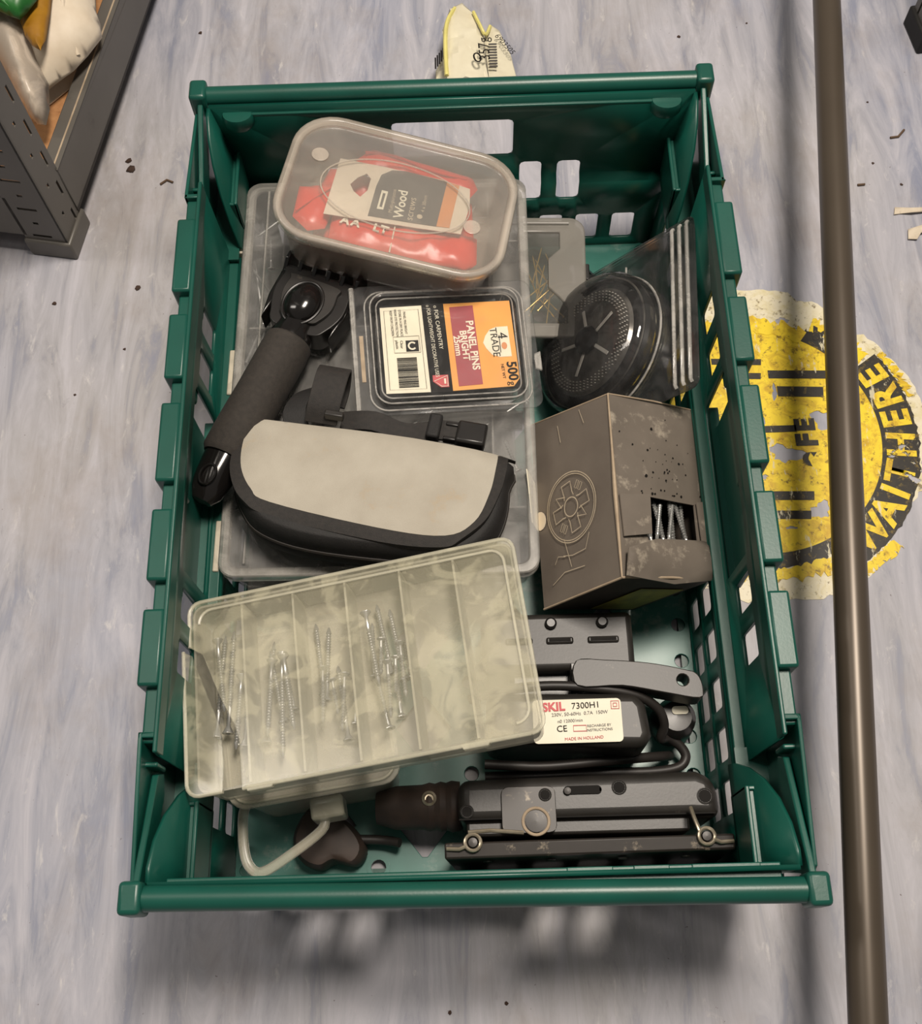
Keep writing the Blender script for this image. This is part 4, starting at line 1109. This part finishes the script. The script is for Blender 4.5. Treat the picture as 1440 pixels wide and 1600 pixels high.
MB().lathe([(0.0, 0.001), (0.058, 0.001), (0.060, 0.004), (0.060, 0.010), (0.0575, 0.0125), (0.054, 0.0130), (0.0530, 0.0115), (0.048, 0.0130), (0, 0.0135)], 56, DC).build('rubber_disc', 'gloss', cp, ang=30)
MB().lathe([(0.0, 0.0138), (0.0460, 0.0138), (0.0470, 0.0150), (0.0450, 0.0175), (0.0, 0.0180)], 48, DC).build('disc_face', 'chrome', cp, ang=30)
MB().tube([tuple(DC @ Vector((0.0565 * math.cos(a), 0.0565 * math.sin(a), 0.0132))) for a in [2 * PI * i / 56 for i in range(56)]], 0.0009, 6, True).build('disc_rim_line', 'chrome', cp)
for k in range(5):
    a = 2 * PI * k / 5 + 0.5
    MB().box(0.010, 0.031, -0.0016, 0.0016, 0.0182, 0.0192, DC @ Matrix.Rotation(a, 4, 'Z')).build('spoke', 'dots', cp, bevel=0.0005)
MB().lathe([(0, 0.018), (0.011, 0.018), (0.012, 0.022), (0.009, 0.025), (0.0085, 0.022), (0, 0.0215)], 24, DC).build('hub', 'gloss', cp, ang=30)
db = MB()
for j, rr_ in enumerate((0.0355, 0.0380, 0.0405, 0.0430)):
    n = 52 + 4 * j
    for i in range(n):
        a = 2 * PI * i / n
        p = DC @ Vector((rr_ * math.cos(a), rr_ * math.sin(a), 0.0184))
        db.box(p.x - 0.0004, p.x + 0.0004, p.y - 0.0004, p.y + 0.0004, p.z - 0.0006, p.z + 0.0005)
d_o = db.build('grit_dots', 'dots', cp)
d_o['kind'] = 'stuff'
MB().lathe([(0.0630, 0.0006), (0.0615, 0.0160), (0.0560, 0.0225), (0.0470, 0.0258), (0.030, 0.0282), (0.012, 0.0290), (0.0, 0.0290)], 56, DC).build('dome', 'glassy', cp, ang=60)
MB().tube([tuple(DC @ Vector((0.0628 * math.cos(a), 0.0628 * math.sin(a), 0.0012))) for a in [2 * PI * i / 56 for i in range(56)]], 0.0011, 6, True).build('dome_rim', 'glassrim', cp)

# ------------------------------------------------------------------ torn screw carton
rb, rf = Vector((0.1088, 0.0505, 0.137)), Vector((0.1083, -0.0909, 0.133))
lb_, lf_ = Vector((0.0543, 0.0593, 0.072)), Vector((0.0577, -0.0910, 0.066))
qb, qf = Vector((0.1800, 0.0600, 0.088)), Vector((0.1815, -0.0780, 0.084))
bb, bf = lb_ + qb - rb, lf_ + qf - rf
cx0 = (bf + bb) / 2
ct = thing('screw_carton', 'torn grey cardboard box with a star emblem and screws showing', 'carton', tuple(cx0))
def rel(v):
    return Vector(v) - cx0
def face(a, b, c, d):
    """bilinear: u from a to b, v from a to d (a-b far edge, d-c near edge)"""
    a, b, c, d = map(rel, (a, b, c, d))
    return lambda u, v: (a * (1 - u) + b * u) * (1 - v) + (d * (1 - u) + c * u) * v
nl = (rf - rb).cross(lb_ - rb).normalized()
if nl.z < 0:
    nl = -nl
nr = (qb - rb).cross(rf - rb).normalized()
if nr.z < 0:
    nr = -nr
FL = face(lb_, rb, rf, lf_)
FR = face(rb, qb, qf, rf)
MB().plate([(0, 0), (1, 0), (1, 1), (0, 1)], [], lambda u, v: tuple(FL(u, v) - nl * (0.0014 * math.sin(3 * v) * math.sin(u * 3.1))), grid=0.12, th=0.0012, thdir=tuple(-nl)).build('emblem_panel', 'card', ct, ang=30)
winh = [(0.30, 0.565), (0.86, 0.585), (0.865, 0.80), (0.30, 0.80), (0.27, 0.70)]
def frw(u, v):
    k = 0.004 * math.sin(PI * u) * math.sin(PI * min(1, v * 1.1)) - 0.003 * max(0, v - 0.8) * 5 * math.sin(PI * u * 1.3)
    return tuple(FR(u, v) + nr * k)
MB().plate([(0, 0), (1, 0), (1.03, 0.5), (1.05, 0.63), (1.02, 0.75), (1.04, 1), (0, 1)], [winh], frw, grid=0.1, th=0.0012, thdir=tuple(-nr)).build('torn_panel', 'cardscuff', ct, ang=30)
MB().plate([(0.02, 0), (0.98, 0), (0.98, 1), (0.02, 1)], [], lambda u, v: tuple(face(qb, bb, bf, qf)(u, v)), th=0.001, thdir=tuple(nl)).plate(
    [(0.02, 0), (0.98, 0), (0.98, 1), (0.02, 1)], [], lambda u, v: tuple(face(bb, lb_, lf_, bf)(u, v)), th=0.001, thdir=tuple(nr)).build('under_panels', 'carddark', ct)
MB().plate([(0, 0), (1, 0), (1, 1), (0, 1)], [], lambda u, v: tuple(face(rb, qb, bb, lb_)(u, v)), th=0.001, thdir=(0, -1, 0)).build('far_end', 'card', ct)
ef_ = face(lf_, rf, qf, bf)
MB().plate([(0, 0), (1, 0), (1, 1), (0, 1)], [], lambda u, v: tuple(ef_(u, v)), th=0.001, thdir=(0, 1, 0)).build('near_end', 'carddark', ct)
MB().plate([(0.08, 0.45), (0.72, 0.45), (0.72, 0.92), (0.08, 0.92)], [], lambda u, v: tuple(ef_(u, v) + Vector((0, -0.0008, 0))), th=0.0004, thdir=(0, -1, 0)).build('end_label', 'lime', ct)
# folded flaps round the torn window
MB().plate([(0.015, 0.565), (0.30, 0.565), (0.30, 0.775), (0.03, 0.79)], [], lambda u, v: tuple(Vector(frw(u, v)) + nr * (0.0015 + 0.008 * max(0, u - 0.1))), th=0.001, thdir=tuple(nr)).build('window_flap', 'cardscuff', ct)
MB().plate([(0.86, 0.575), (1.04, 0.56), (1.05, 0.80), (0.88, 0.83)], [], lambda u, v: tuple(Vector(frw(u, v)) + nr * (0.0018 + 0.012 * (u - 0.86))), th=0.001, thdir=tuple(nr)).build('window_flap', 'cardscuff', ct)
MB().plate([(0.02, 0.86), (0.35, 0.80), (0.70, 0.795), (1.03, 0.79), (1.06, 1.01), (0.55, 1.03), (0.0, 1.0)], [], lambda u, v: tuple(Vector(frw(u, v)) + nr * (0.0022 + 0.005 * math.sin(PI * min(1, max(0, (v - 0.79) / 0.24))))), grid=0.07, th=0.001, thdir=tuple(nr)).build('torn_bulge', 'cardscuff', ct, ang=40)
# scuffed pale edges
def edge_(name, pts, r):
    MB().tube([tuple(p) for p in pts], r, 6).build(name, 'cardedge', ct)
edge_('worn_edge', [rel(rb) + nl * 0.0005, rel(rb * 0.7 + rf * 0.3) + nl * 0.0004, rel(rb * 0.45 + rf * 0.55) + nl * 0.0006, rel(rf) + nl * 0.0003], [0.0007, 0.0009, 0.0016, 0.0007])
edge_('worn_edge', [rel(lf_), rel((lf_ + rf) / 2), rel(rf), rel(rf * 0.5 + qf * 0.5) + nr * 0.003, rel(qf)], 0.0009)
edge_('worn_edge', [rel(lb_), rel((lb_ + rb) / 2), rel(rb), rel(rb * 0.5 + qb * 0.5) + nr * 0.002, rel(qb)], 0.0006)
MB().plate([(0.0, 0.33), (-0.09, 0.36), (-0.07, 0.62), (0.0, 0.60)], [], lambda u, v: tuple(FL(0, v) + Vector((u * 0.09, 0, -u * 0.42))), th=0.0006, thdir=(1, 0, 0)).build('torn_tongue', 'labelwhite', ct)
MB().plate(circ(0.045, 0.545, 0.075, 16, 0.05), [], lambda u, v: tuple(FL(max(u, 0), v) + nl * 0.0004), th=0.0003, thdir=tuple(nl)).build('torn_patch', 'whitecard', ct)
# emblem: double ring, four-armed star with arrowheads, hub
Lu, Lv = (rb - lb_).length, (rf - rb).length
EC = (0.46, 0.535)
fe = lambda x, y: tuple(FL(EC[0] + x / Lu, EC[1] - y / Lv) + nl * 0.0010)
em = MB()
em.ribbon(circ(0, 0, 0.0265, 48), 0.0007, fe, True).ribbon(circ(0, 0, 0.0248, 48), 0.0006, fe, True).ribbon(circ(0, 0, 0.0072, 28), 0.0008, fe, True)
for k in range(4):
    a = R(12 + 90 * k)
    def rt(x, y, a=a):
        return (x * math.cos(a) - y * math.sin(a), x * math.sin(a) + y * math.cos(a))
    em.ribbon([rt(0.0075, 0.0052), rt(0.0105, 0.0045), rt(0.0190, 0.0050), rt(0.0190, -0.0050), rt(0.0105, -0.0045), rt(0.0075, -0.0052)], 0.0007, fe)
    b = a + R(45)
    def rt2(x, y, a=b):
        return (x * math.cos(a) - y * math.sin(a), x * math.sin(a) + y * math.cos(a))
    if k % 2:
        em.ribbon([rt2(0.0095, 0.0042), rt2(0.0185, 0.0), rt2(0.0095, -0.0042)], 0.0007, fe)
    else:
        for s in (-1, 1):
            em.ribbon([rt2(0.0140, s * 0.0020 - 0.0012), rt2(0.0200, s * 0.0020 - 0.0012), rt2(0.0200, s * 0.0020 + 0.0012), rt2(0.0140, s * 0.0020 + 0.0012)], 0.0005, fe, True)
em.build('emblem', 'ink', ct)
sc_ = MB()
for pts in ([(-0.012, -0.034), (-0.002, -0.036), (0.012, -0.035), (0.017, -0.024)], [(-0.026, -0.052), (-0.012, -0.046), (0.010, -0.047)], [(-0.022, -0.038), (-0.018, -0.033), (-0.010, -0.035)], [(-0.010, -0.022), (-0.004, -0.044)], [(-0.008, 0.066), (-0.006, 0.052)], [(0.016, 0.072), (0.020, 0.060)]):
    sc_.ribbon(pts, 0.0005, fe)
sc_.build('scratches', 'ink', ct)
# dark spatter on the torn panel
sp = MB()
rg2 = random.Random(11)
for k in range(46):
    u = min(0.95, max(0.08, rg2.gauss(0.52, 0.17)))
    v = min(0.55, max(0.06, rg2.gauss(0.40, 0.14)))
    r_ = rg2.uniform(0.004, 0.011) * (1 if k % 6 else 1.6)
    p = [(u + r_ * math.cos(a) * rg2.uniform(.7, 1.2), v + r_ * 0.55 * math.sin(a) * rg2.uniform(.7, 1.2)) for a in [2 * PI * i / 7 for i in range(7)]]
    sp.plate(p, [], lambda u, v: tuple(Vector(frw(u, v)) + nr * 0.0005))
sp.build('spatter', 'inkblack', ct)
for k in range(12):
    u = 0.33 + 0.046 * k
    o_ = Vector(frw(u, 0.70)) + cx0 - nr * (0.0055 + 0.003 * (k % 3))
    ax = (rf - rb).normalized()
    sd = (qb - rb).normalized()
    rot4 = Matrix((sd, ax, nr)).transposed().to_4x4()
    put('mid', Matrix.Translation(o_) @ rot4 @ mtx((0, 0, 0), (rg.uniform(-8, 8), 0, (186, 176, 182, 202, 175, 183, 198, 176, 186, 170, 184, 178)[k])), 'zinc screw showing through the torn window of the grey carton', 'screw', 'screws in the torn carton')

# ------------------------------------------------------------------ power tool with nameplate and wrapped cord
pt = thing('power_tool', 'black power tool with white nameplate and its cord wrapped round it', 'power tool', (0.090, -0.150, 0.0085))
def P3(x, y, z):
    return (x - 0.090, y + 0.150, z - 0.0085)
def rbx(x0, x1, y0, y1, z0, z1):
    return MB().box(x0 - 0.090, x1 - 0.090, y0 + 0.150, y1 + 0.150, z0 - 0.0085, z1 - 0.0085)
bodyo = [(0.012, -0.192), (0.100, -0.198), (0.122, -0.199), (0.1265, -0.190), (0.1240, -0.168), (0.118, -0.160), (0.012, -0.157)]
mb = MB()
o_ = [(x - 0.090, y + 0.150) for x, y in bodyo]
mb.prism(o_, 0.004, 0.0775)
mo_ = mb.build('motor_housing', 'toolgrey', pt, bevel=0.007, seg=4)
rbx(0.010, 0.1225, -0.137, -0.093, 0.0085, 0.064).build('rear_housing', 'toolgrey', pt, bevel=0.005, seg=3)
rbx(0.030, 0.118, -0.162, -0.130, 0.0085, 0.050).build('bridge', 'black', pt, bevel=0.004)
for x0, x1 in ((0.028, 0.048), (0.058, 0.078), (0.0885, 0.1115)):
    rbx(x0, x1, -0.1175, -0.1125, 0.0635, 0.0662).build('slot_lip', 'toolgrey', pt, bevel=0.0015)
    rbx(x0 + 0.002, x1 - 0.002, -0.1160, -0.1140, 0.0655, 0.0668).build('vent_slot', 'inkblack', pt)
for x in (0.062, 0.100):
    MB().lathe([(0, 0.0), (0.004, 0.0), (0.0045, 0.003), (0.003, 0.0045), (0, 0.0045)], 16, mtx(P3(x, -0.102, 0.0635))).build('screw_boss', 'black', pt)
ho = smooth([(0.078, -0.133, 0), (0.100, -0.133, 0), (0.130, -0.136, 0), (0.155, -0.1415, 0), (0.1645, -0.1455, 0), (0.1675, -0.1560, 0), (0.1640, -0.1630, 0), (0.140, -0.1585, 0), (0.110, -0.1525, 0), (0.078, -0.1515, 0)], 4, True)
ha = MB().plate([(p.x - 0.090, p.y + 0.150) for p in ho], [circ(0.1535 - 0.090, -0.1495 + 0.150, 0.0042, 14)], lambda x, y: (x, y, 0.0660), th=-0.022).build('handle', 'toolgrey', pt, bevel=0.0022, ang=30)
rbx(0.074, 0.080, -0.154, -0.131, 0.040, 0.064).build('handle_joint', 'black', pt, bevel=0.0015)
MB().lathe([(0, 0), (0.0155, 0), (0.0165, 0.008), (0.015, 0.030), (0.011, 0.036), (0, 0.037)], 26, mtx(P3(0.1520, -0.1690, 0.0086))).build('knob', 'black', pt)
MB().plate(rrect(0.012, 0.006, 0.0025, 4), [], lambda x, y: P3(0.1545 + x, -0.1652 + y, 0.0460), th=0.0006).build('knob_mark', 'labelwhite', pt)
zn = 0.0862 - 0.0085 - 0.0038
npz = 0.0690 + 0.0085 + 0.0045
# nameplate on top of the housing
nz = 0.0778
NPL = rrect(0.062, 0.0305, 0.003, 4, 0.0752 - 0.090, -0.1795 + 0.150)
npl = MB().plate(NPL, [], lambda x, y: (x, y, nz), th=0.0006).build('nameplate', 'labelwhite', pt)
nz += 0.0012
text_mesh('SKIL', 0.0085, at_flat(0.0590 - 0.090, -0.1696 + 0.150, nz, 2), 'inkred', npl, bold=0.0003)
text_mesh('7300H1', 0.0062, at_flat(0.0815 - 0.090, -0.1690 + 0.150, nz, 2), 'inkblack', npl)
text_mesh('230V, 50-60Hz  0.7A  150W', 0.0034, at_flat(0.0770 - 0.090, -0.1745 + 0.150, nz, 2), 'charcoal', npl)
text_mesh('n0 12000/min', 0.0032, at_flat(0.0700 - 0.090, -0.1795 + 0.150, nz, 2), 'charcoal', npl)
text_mesh('CE', 0.0062, at_flat(0.0640 - 0.090, -0.1850 + 0.150, nz, 2), 'inkblack', npl)
text_mesh('RECHARGE BY', 0.0026, at_flat(0.0900 - 0.090, -0.1832 + 0.150, nz, 2), 'charcoal', npl)
text_mesh('INSTRUCTIONS', 0.0026, at_flat(0.0900 - 0.090, -0.1862 + 0.150, nz, 2), 'charcoal', npl)
text_mesh('MADE IN HOLLAND', 0.0030, at_flat(0.0790 - 0.090, -0.1918 + 0.150, nz, 2), 'inkred', npl)
nm = MB()
for cx_, cy_, w_, h_ in ((0.1020, -0.1690, 0.0055, 0.0055), (0.1020, -0.1690, 0.0025, 0.0025), (0.0765, -0.1848, 0.009, 0.004)):
    nm.ribbon([(cx_ - w_ / 2 - 0.09, cy_ - h_ / 2 + 0.15), (cx_ + w_ / 2 - 0.09, cy_ - h_ / 2 + 0.15), (cx_ + w_ / 2 - 0.09, cy_ + h_ / 2 + 0.15), (cx_ - w_ / 2 - 0.09, cy_ + h_ / 2 + 0.15)], 0.0005, lambda x, y: (x, y, nz), True)
nm.build('plate_symbols', 'inkred', npl)
c1 = smooth([P3(*p) for p in ((0.000, -0.156, 0.060), (0.030, -0.1515, 0.0685), (0.060, -0.1500, 0.0700), (0.092, -0.1525, 0.0690), (0.120, -0.1570, 0.0640), (0.136, -0.1650, 0.0560), (0.1415, -0.1755, 0.048), (0.1395, -0.1840, 0.040), (0.146, -0.1830, 0.034), (0.1545, -0.1880, 0.030), (0.1585, -0.1960, 0.028), (0.152, -0.2035, 0.028), (0.130, -0.2065, 0.030), (0.090, -0.2065, 0.034), (0.050, -0.2075, 0.036), (0.010, -0.2075, 0.034))], 6)
MB().tube(c1, 0.0036, 12).build('cord', 'rubber', pt)
c2 = smooth([P3(*p) for p in ((0.010, -0.2015, 0.052), (0.050, -0.2045, 0.054), (0.090, -0.2020, 0.052), (0.120, -0.1985, 0.042), (0.140, -0.1955, 0.030), (0.148, -0.1935, 0.020))], 6)
MB().tube(c2, 0.0036, 12).build('cord', 'rubber', pt)

# ------------------------------------------------------------------ orbital sander lying on its side in front
sa = thing('orbital_sander', 'black sheet sander lying on its side against the front of the crate', 'sander', (0.080, -0.236, 0.0085), (0, 0, 0))
def S3(x, y, z):
    return (x - 0.080, y + 0.236, z - 0.0085)
so = [(-0.0095, -0.2165), (0.155, -0.2145), (0.1660, -0.2190), (0.1685, -0.2300), (0.1690, -0.2470), (0.150, -0.2460), (-0.0095, -0.2465)]
MB().prism([(x - 0.08, y + 0.236) for x, y in so], 0.003, 0.0735).build('housing', 'toolgrey', sa, bevel=0.008, seg=4)
MB().box(*[a - 0.08 for a in (-0.004, 0.148)], *[b + 0.236 for b in (-0.2545, -0.2440)], 0.010, 0.0675).build('skirt', 'toolgrey', sa, bevel=0.002)
MB().box(*[a - 0.08 for a in (-0.009, 0.165)], *[b + 0.236 for b in (-0.2442, -0.2432)], 0.0732, 0.0742).build('parting_line', 'inkblack', sa)
gp = MB().plate([(x - 0.08, y + 0.236) for x, y in rrect(0.037, 0.031, 0.005, 4, 0.0385, -0.2385)], [], lambda x, y: (x, y, 0.0725), th=0.0035).build('gear_plate', 'padgrey', sa, bevel=0.0012)
MB().tube([S3(0.0430 + 0.0088 * math.cos(a), -0.2465 + 0.0088 * math.sin(a), 0.0848) for a in [2 * PI * i / 28 for i in range(28)]], 0.0011, 8, True).build('ring', 'cardedge', gp)
MB().lathe([(0, 0), (0.0072, 0), (0.0072, 0.0015), (0.0, 0.002)], 20, mtx(S3(0.0430, -0.2465, 0.0842))).build('cam_disc', 'padgrey', gp)
for x, y, r_ in ((-0.0035, -0.2385, 0.0042), (0.0500, -0.2290, 0.0040), (0.1010, -0.2250, 0.0046), (0.1590, -0.2325, 0.0050)):
    b_ = MB().lathe([(0, 0.0), (r_ * 1.15, 0.0), (r_ * 1.12, 0.0007), (r_, 0.0009), (r_ * 0.9, 0.0003), (0, 0.0002)], 18, mtx(S3(x, y, 0.0818 if x != 0.05 else 0.0842))).build('screw_well', 'toolgrey', sa, ang=30)
    MB().lathe([(0, 0.0003), (r_ * 0.88, 0.0003), (r_ * 0.84, 0.0006), (0, 0.0006)], 14, mtx(S3(x, y, 0.0818 if x != 0.05 else 0.0842))).build('well_shade', 'inkblack', b_)  # black disc paints the shade down inside each screw well
MB().plate([(x - 0.08, y + 0.236) for x, y in rrect(0.026, 0.0058, 0.0028, 4, 0.0760, -0.2262)], [], lambda x, y: (x, y, 0.0732), th=0.0013).build('switch_slot', 'inkblack', sa, bevel=0.0006)
MB().lathe([(0, 0.0), (0.0030, 0.0), (0.0024, 0.0022), (0, 0.0026)], 14, mtx(S3(0.0655, -0.2268, 0.0826))).build('switch_knob', 'padgrey', sa)
# the pad plate, standing on its edge in front and leaning back
pv = [S3(-0.0110, -0.2735, 0.0095), S3(0.1700, -0.2735, 0.0095), S3(0.1700, -0.2560, 0.0095), S3(-0.0110, -0.2560, 0.0095), S3(-0.0190, -0.2705, 0.0935), S3(0.1735, -0.2690, 0.0935), S3(0.1735, -0.2590, 0.0950), S3(-0.0190, -0.2600, 0.0950)]
pd = MB().hexa(pv).build('pad_plate', 'padgrey', sa, bevel=0.0015)
for x in (0.010, 0.052, 0.100, 0.142):
    MB().lathe([(0, 0), (0.0035, 0), (0.003, 0.0008), (0, 0.001)], 14, mtx(S3(x, -0.2711, 0.080), (88, 0, 0))).build('rivet', 'padgrey', pd)
for x, s in ((0.0000, 1), (0.1545, -1)):
    ck_ = MB().tube([S3(x + 0.0052 * math.cos(a), -0.2605 + 0.0052 * math.sin(a), 0.0972) for a in [2 * PI * i / 20 for i in range(20)]], 0.0013, 8, True)
    co = ck_.build('spring_coil', 'wire', sa)
    MB().lathe([(0, 0), (0.0036, 0), (0.0030, 0.003), (0, 0.0034)], 16, mtx(S3(x, -0.2605, 0.0948))).build('coil_pin', 'padgrey', co)
    w1 = [S3(x - s * 0.003, -0.2540, 0.0975), S3(x + s * 0.012, -0.2530, 0.0965), S3(x + s * 0.034, -0.2550, 0.0960)] if s > 0 else [S3(x - 0.0045, -0.2570, 0.0975), S3(x - 0.0070, -0.2480, 0.0960), S3(x - 0.0075, -0.2410, 0.0900)]
    w2 = [S3(x - s * 0.004, -0.2625, 0.0972), S3(x - s * 0.009, -0.2645, 0.0965), S3(x - s * 0.0175, -0.2640, 0.0960)]
    MB().tube(w1, 0.0014, 8).tube(w2, 0.0014, 8).build('spring_wire', 'wire', co)
# dust neck and cord boot on the left
nk = MB().lathe([(0, 0), (0.0185, 0), (0.0195, 0.006), (0.0180, 0.010), (0.0190, 0.014), (0.0175, 0.018), (0.0185, 0.022), (0.0170, 0.027), (0.0165, 0.046), (0.0120, 0.060), (0, 0.061)], 26, mtx(S3(-0.0085, -0.2290, 0.0420), (0, -90, 0)), sx=1.15, sy=0.92).build('neck', 'brownrub', sa, ang=30)
MB().lathe([(0, 0), (0.0050, 0), (0.0052, 0.002), (0.0036, 0.0028), (0.003, 0.0012), (0, 0.001)], 18, mtx(S3(-0.0300, -0.2260, 0.0610))).build('neck_screw', 'wire', nk)
# dark rubber plug on the crate floor
pg = thing('rubber_plug', 'dusty dark brown rubber plug on the crate floor under the case handle', 'plug', (-0.1060, -0.2510, 0.0086), (0, 0, -30))
po = smooth([(-0.026, 0.010, 0), (-0.020, 0.020, 0), (0.006, 0.021, 0), (0.026, 0.012, 0), (0.027, -0.002, 0), (0.012, -0.008, 0), (0.004, -0.018, 0), (-0.012, -0.019, 0), (-0.024, -0.008, 0)], 4, True)
po = [(p.x, p.y) for p in po]
MB().loft([[(x * 0.96, y * 0.96, 0.0) for x, y in po], [(x, y, 0.006) for x, y in po], [(x * 0.97, y * 0.97, 0.020) for x, y in po], [(x * 0.85, y * 0.85, 0.0265) for x, y in po], [(x * 0.6, y * 0.6, 0.0280) for x, y in po]]).build('plug_body', 'brownrub', pg, ang=50)
MB().tube(smooth([(0.018, 0.014, 0.014), (0.034, 0.022, 0.014), (0.046, 0.026, 0.018)], 4), 0.0035, 10).build('cord_stub', 'rubber', pg)

# ------------------------------------------------------------------ crumpled packet behind the crate
pq = thing('crumpled_packet', 'crumpled white and yellow printed packet on the floor behind the crate', 'packet', (0.022, 0.480, 0.001))
crumple([(-0.040, -0.03), (-0.038, 0.008), (-0.028, 0.030), (-0.016, 0.045), (-0.006, 0.020), (0.0, -0.03)], lambda x, y: (x, y, 0.012 + 0.008 * math.cos(x * 60)), 0.006, 0.006, 21, 90).build('left_fold', 'packet', pq, solid=0.0006, ang=25)
crumple([(-0.026, -0.03), (-0.030, 0.040), (-0.022, 0.064), (-0.010, 0.068), (0.000, 0.058), (0.010, 0.030), (0.014, -0.03)], lambda x, y: (x, y, 0.022 + 0.012 * math.cos(x * 50 + 0.4)), 0.006, 0.006, 22, 80).build('middle_fold', 'packet', pq, solid=0.0006, ang=25)
crumple([(0.004, -0.03), (0.006, 0.024), (0.018, 0.048), (0.026, 0.042), (0.036, 0.016), (0.044, -0.03)], lambda x, y: (x, y, 0.016 + 0.008 * math.cos(x * 60 - 1)), 0.006, 0.005, 23, 80).build('right_fold', 'packet', pq, solid=0.0006, ang=25)
MB().tube(smooth([(-0.027, -0.02, 0.030), (-0.0275, 0.02, 0.033), (-0.025, 0.046, 0.033), (-0.017, 0.063, 0.033)], 4), 0.0022, 6).build('yellow_edge', 'yellowp', pq)
MB().tube(smooth([(0.001, 0.056, 0.034), (0.007, 0.036, 0.036), (0.012, 0.028, 0.032), (0.017, 0.045, 0.026)], 4), 0.0018, 6).build('yellow_edge', 'yellowp', pq)
text_mesh('357g', 0.015, at_flat(0.010, 0.002, 0.040, 92), 'inkblack', pq)
text_mesh('0', 0.018, at_flat(0.003, -0.012, 0.043, 15), 'inkblack', pq)
text_mesh('6903505', 0.0085, at_flat(0.0305, 0.018, 0.029, -58), 'inkblack', pq)
b3 = MB()
for k in range(9):
    b3.box(0.0145, 0.0225, 0.018 - k * 0.0035, 0.0198 - k * 0.0035, 0.0285, 0.0290, mtx((0, 0, 0), (0, 0, 0)))
b3.build('bar_code', 'charcoal', pq)
b4 = MB()
for k in range(5):
    b4.box(-0.0385 + 0.002 * k, -0.0370 + 0.002 * k, -0.004 + 0.003 * k, 0.010 + 0.003 * k, 0.0225, 0.0230)
b4.build('print', 'inkblack', pq)

# ------------------------------------------------------------------ litter on the floor
def crumb(loc, r, seed, mat='dirt', name='dirt_crumb', label='tiny dark crumb of dirt on the vinyl floor', grp='dirt crumbs scattered on the floor'):
    rg_ = random.Random(seed)
    n = 7
    L = [[(r * f * math.cos(2 * PI * i / n) * rg_.uniform(.6, 1.2), r * f * math.sin(2 * PI * i / n) * rg_.uniform(.6, 1.2), z * r) for i in range(n)] for f, z in ((0.8, 0), (1, 0.25), (0.5, 0.6))]
    o = MB().loft(L).build(name, mat)
    o.location = loc
    return tag(o, label, 'dirt', grp)
SPEC = {0: 'largest dark brown dirt crumb on the floor between rack and crate', 1: 'dirt crumb just behind the largest one between rack and crate', 2: 'reddish brown crumb on the floor left of the crate near the rack foot',
        3: 'dark crumb on the floor in front of the rack foot', 4: 'single dark speck on the floor behind the crate near the rack beam', 12: 'dark speck on the floor in front of the crate, near the bottom edge'}
for k, (x, y, r_) in enumerate(((-0.3120, 0.3850, 0.0045), (-0.3150, 0.3960, 0.0035), (-0.2940, 0.2498, 0.0030), (-0.3690, 0.2354, 0.0022), (-0.2561, 0.5568, 0.0022), (0.2300, 0.5300, 0.0020),
                                (-0.236, 0.452, 0.0014), (-0.30, 0.185, 0.0015), (-0.255, 0.243, 0.0014), (0.4205, 0.3380, 0.0016), (0.3980, 0.3640, 0.0015), (0.30, 0.545, 0.0013), (-0.02, -0.3650, 0.0016), (0.02, -0.36, 0.0014), (-0.34, 0.14, 0.0014), (0.405, 0.438, 0.0013))):
    o = crumb((x, y, 0.0), r_, k)
    if k in SPEC:
        o['label'] = SPEC[k]
for k, (pts, lab) in enumerate((([(-0.282, 0.366), (-0.276, 0.371), (-0.270, 0.368)], 'thin brown fibre left of the crate near its back corner'),
                                ([(0.419, 0.393), (0.427, 0.394), (0.434, 0.402)], 'longer brown fibre on the floor to the right of the tube, near the rack foot'),
                                ([(0.3790, 0.3385), (0.3860, 0.3390)], 'short brown sliver on the floor close to the right of the tube'),
                                ([(0.288, -0.268), (0.2905, -0.281)], 'brown sliver on the floor right of the tube near the bottom edge'))):
    tag(MB().tube([(x, y, 0.0012) for x, y in pts], 0.0011, 6).build('fibre', 'twig'), lab, 'fibre')
for k, (o_, loc, lab) in enumerate((([(-0.012, -0.003), (-0.010, 0.005), (0.004, 0.002), (0.020, 0.004), (0.022, -0.001), (0.004, -0.003), (-0.006, -0.002)], (0.4190, 0.3060, 0.0), 'torn strip of cream paper on the floor at the right edge'),
                                    ([(-0.010, -0.007), (-0.008, 0.004), (0.010, 0.008), (0.014, 0.002), (0.002, -0.002), (-0.002, -0.008)], (0.4250, 0.2820, 0.0), 'smaller curled cream paper scrap below the torn strip'))):
    o = crumple(o_, lambda x, y: (x, y, 0.003 + 0.0015 * math.sin(x * 200)), 0.003, 0.0015, 40 + k, 200).build('paper_scrap', 'offcut', solid=0.0006)
    o.location = loc
    tag(o, lab, 'paper')
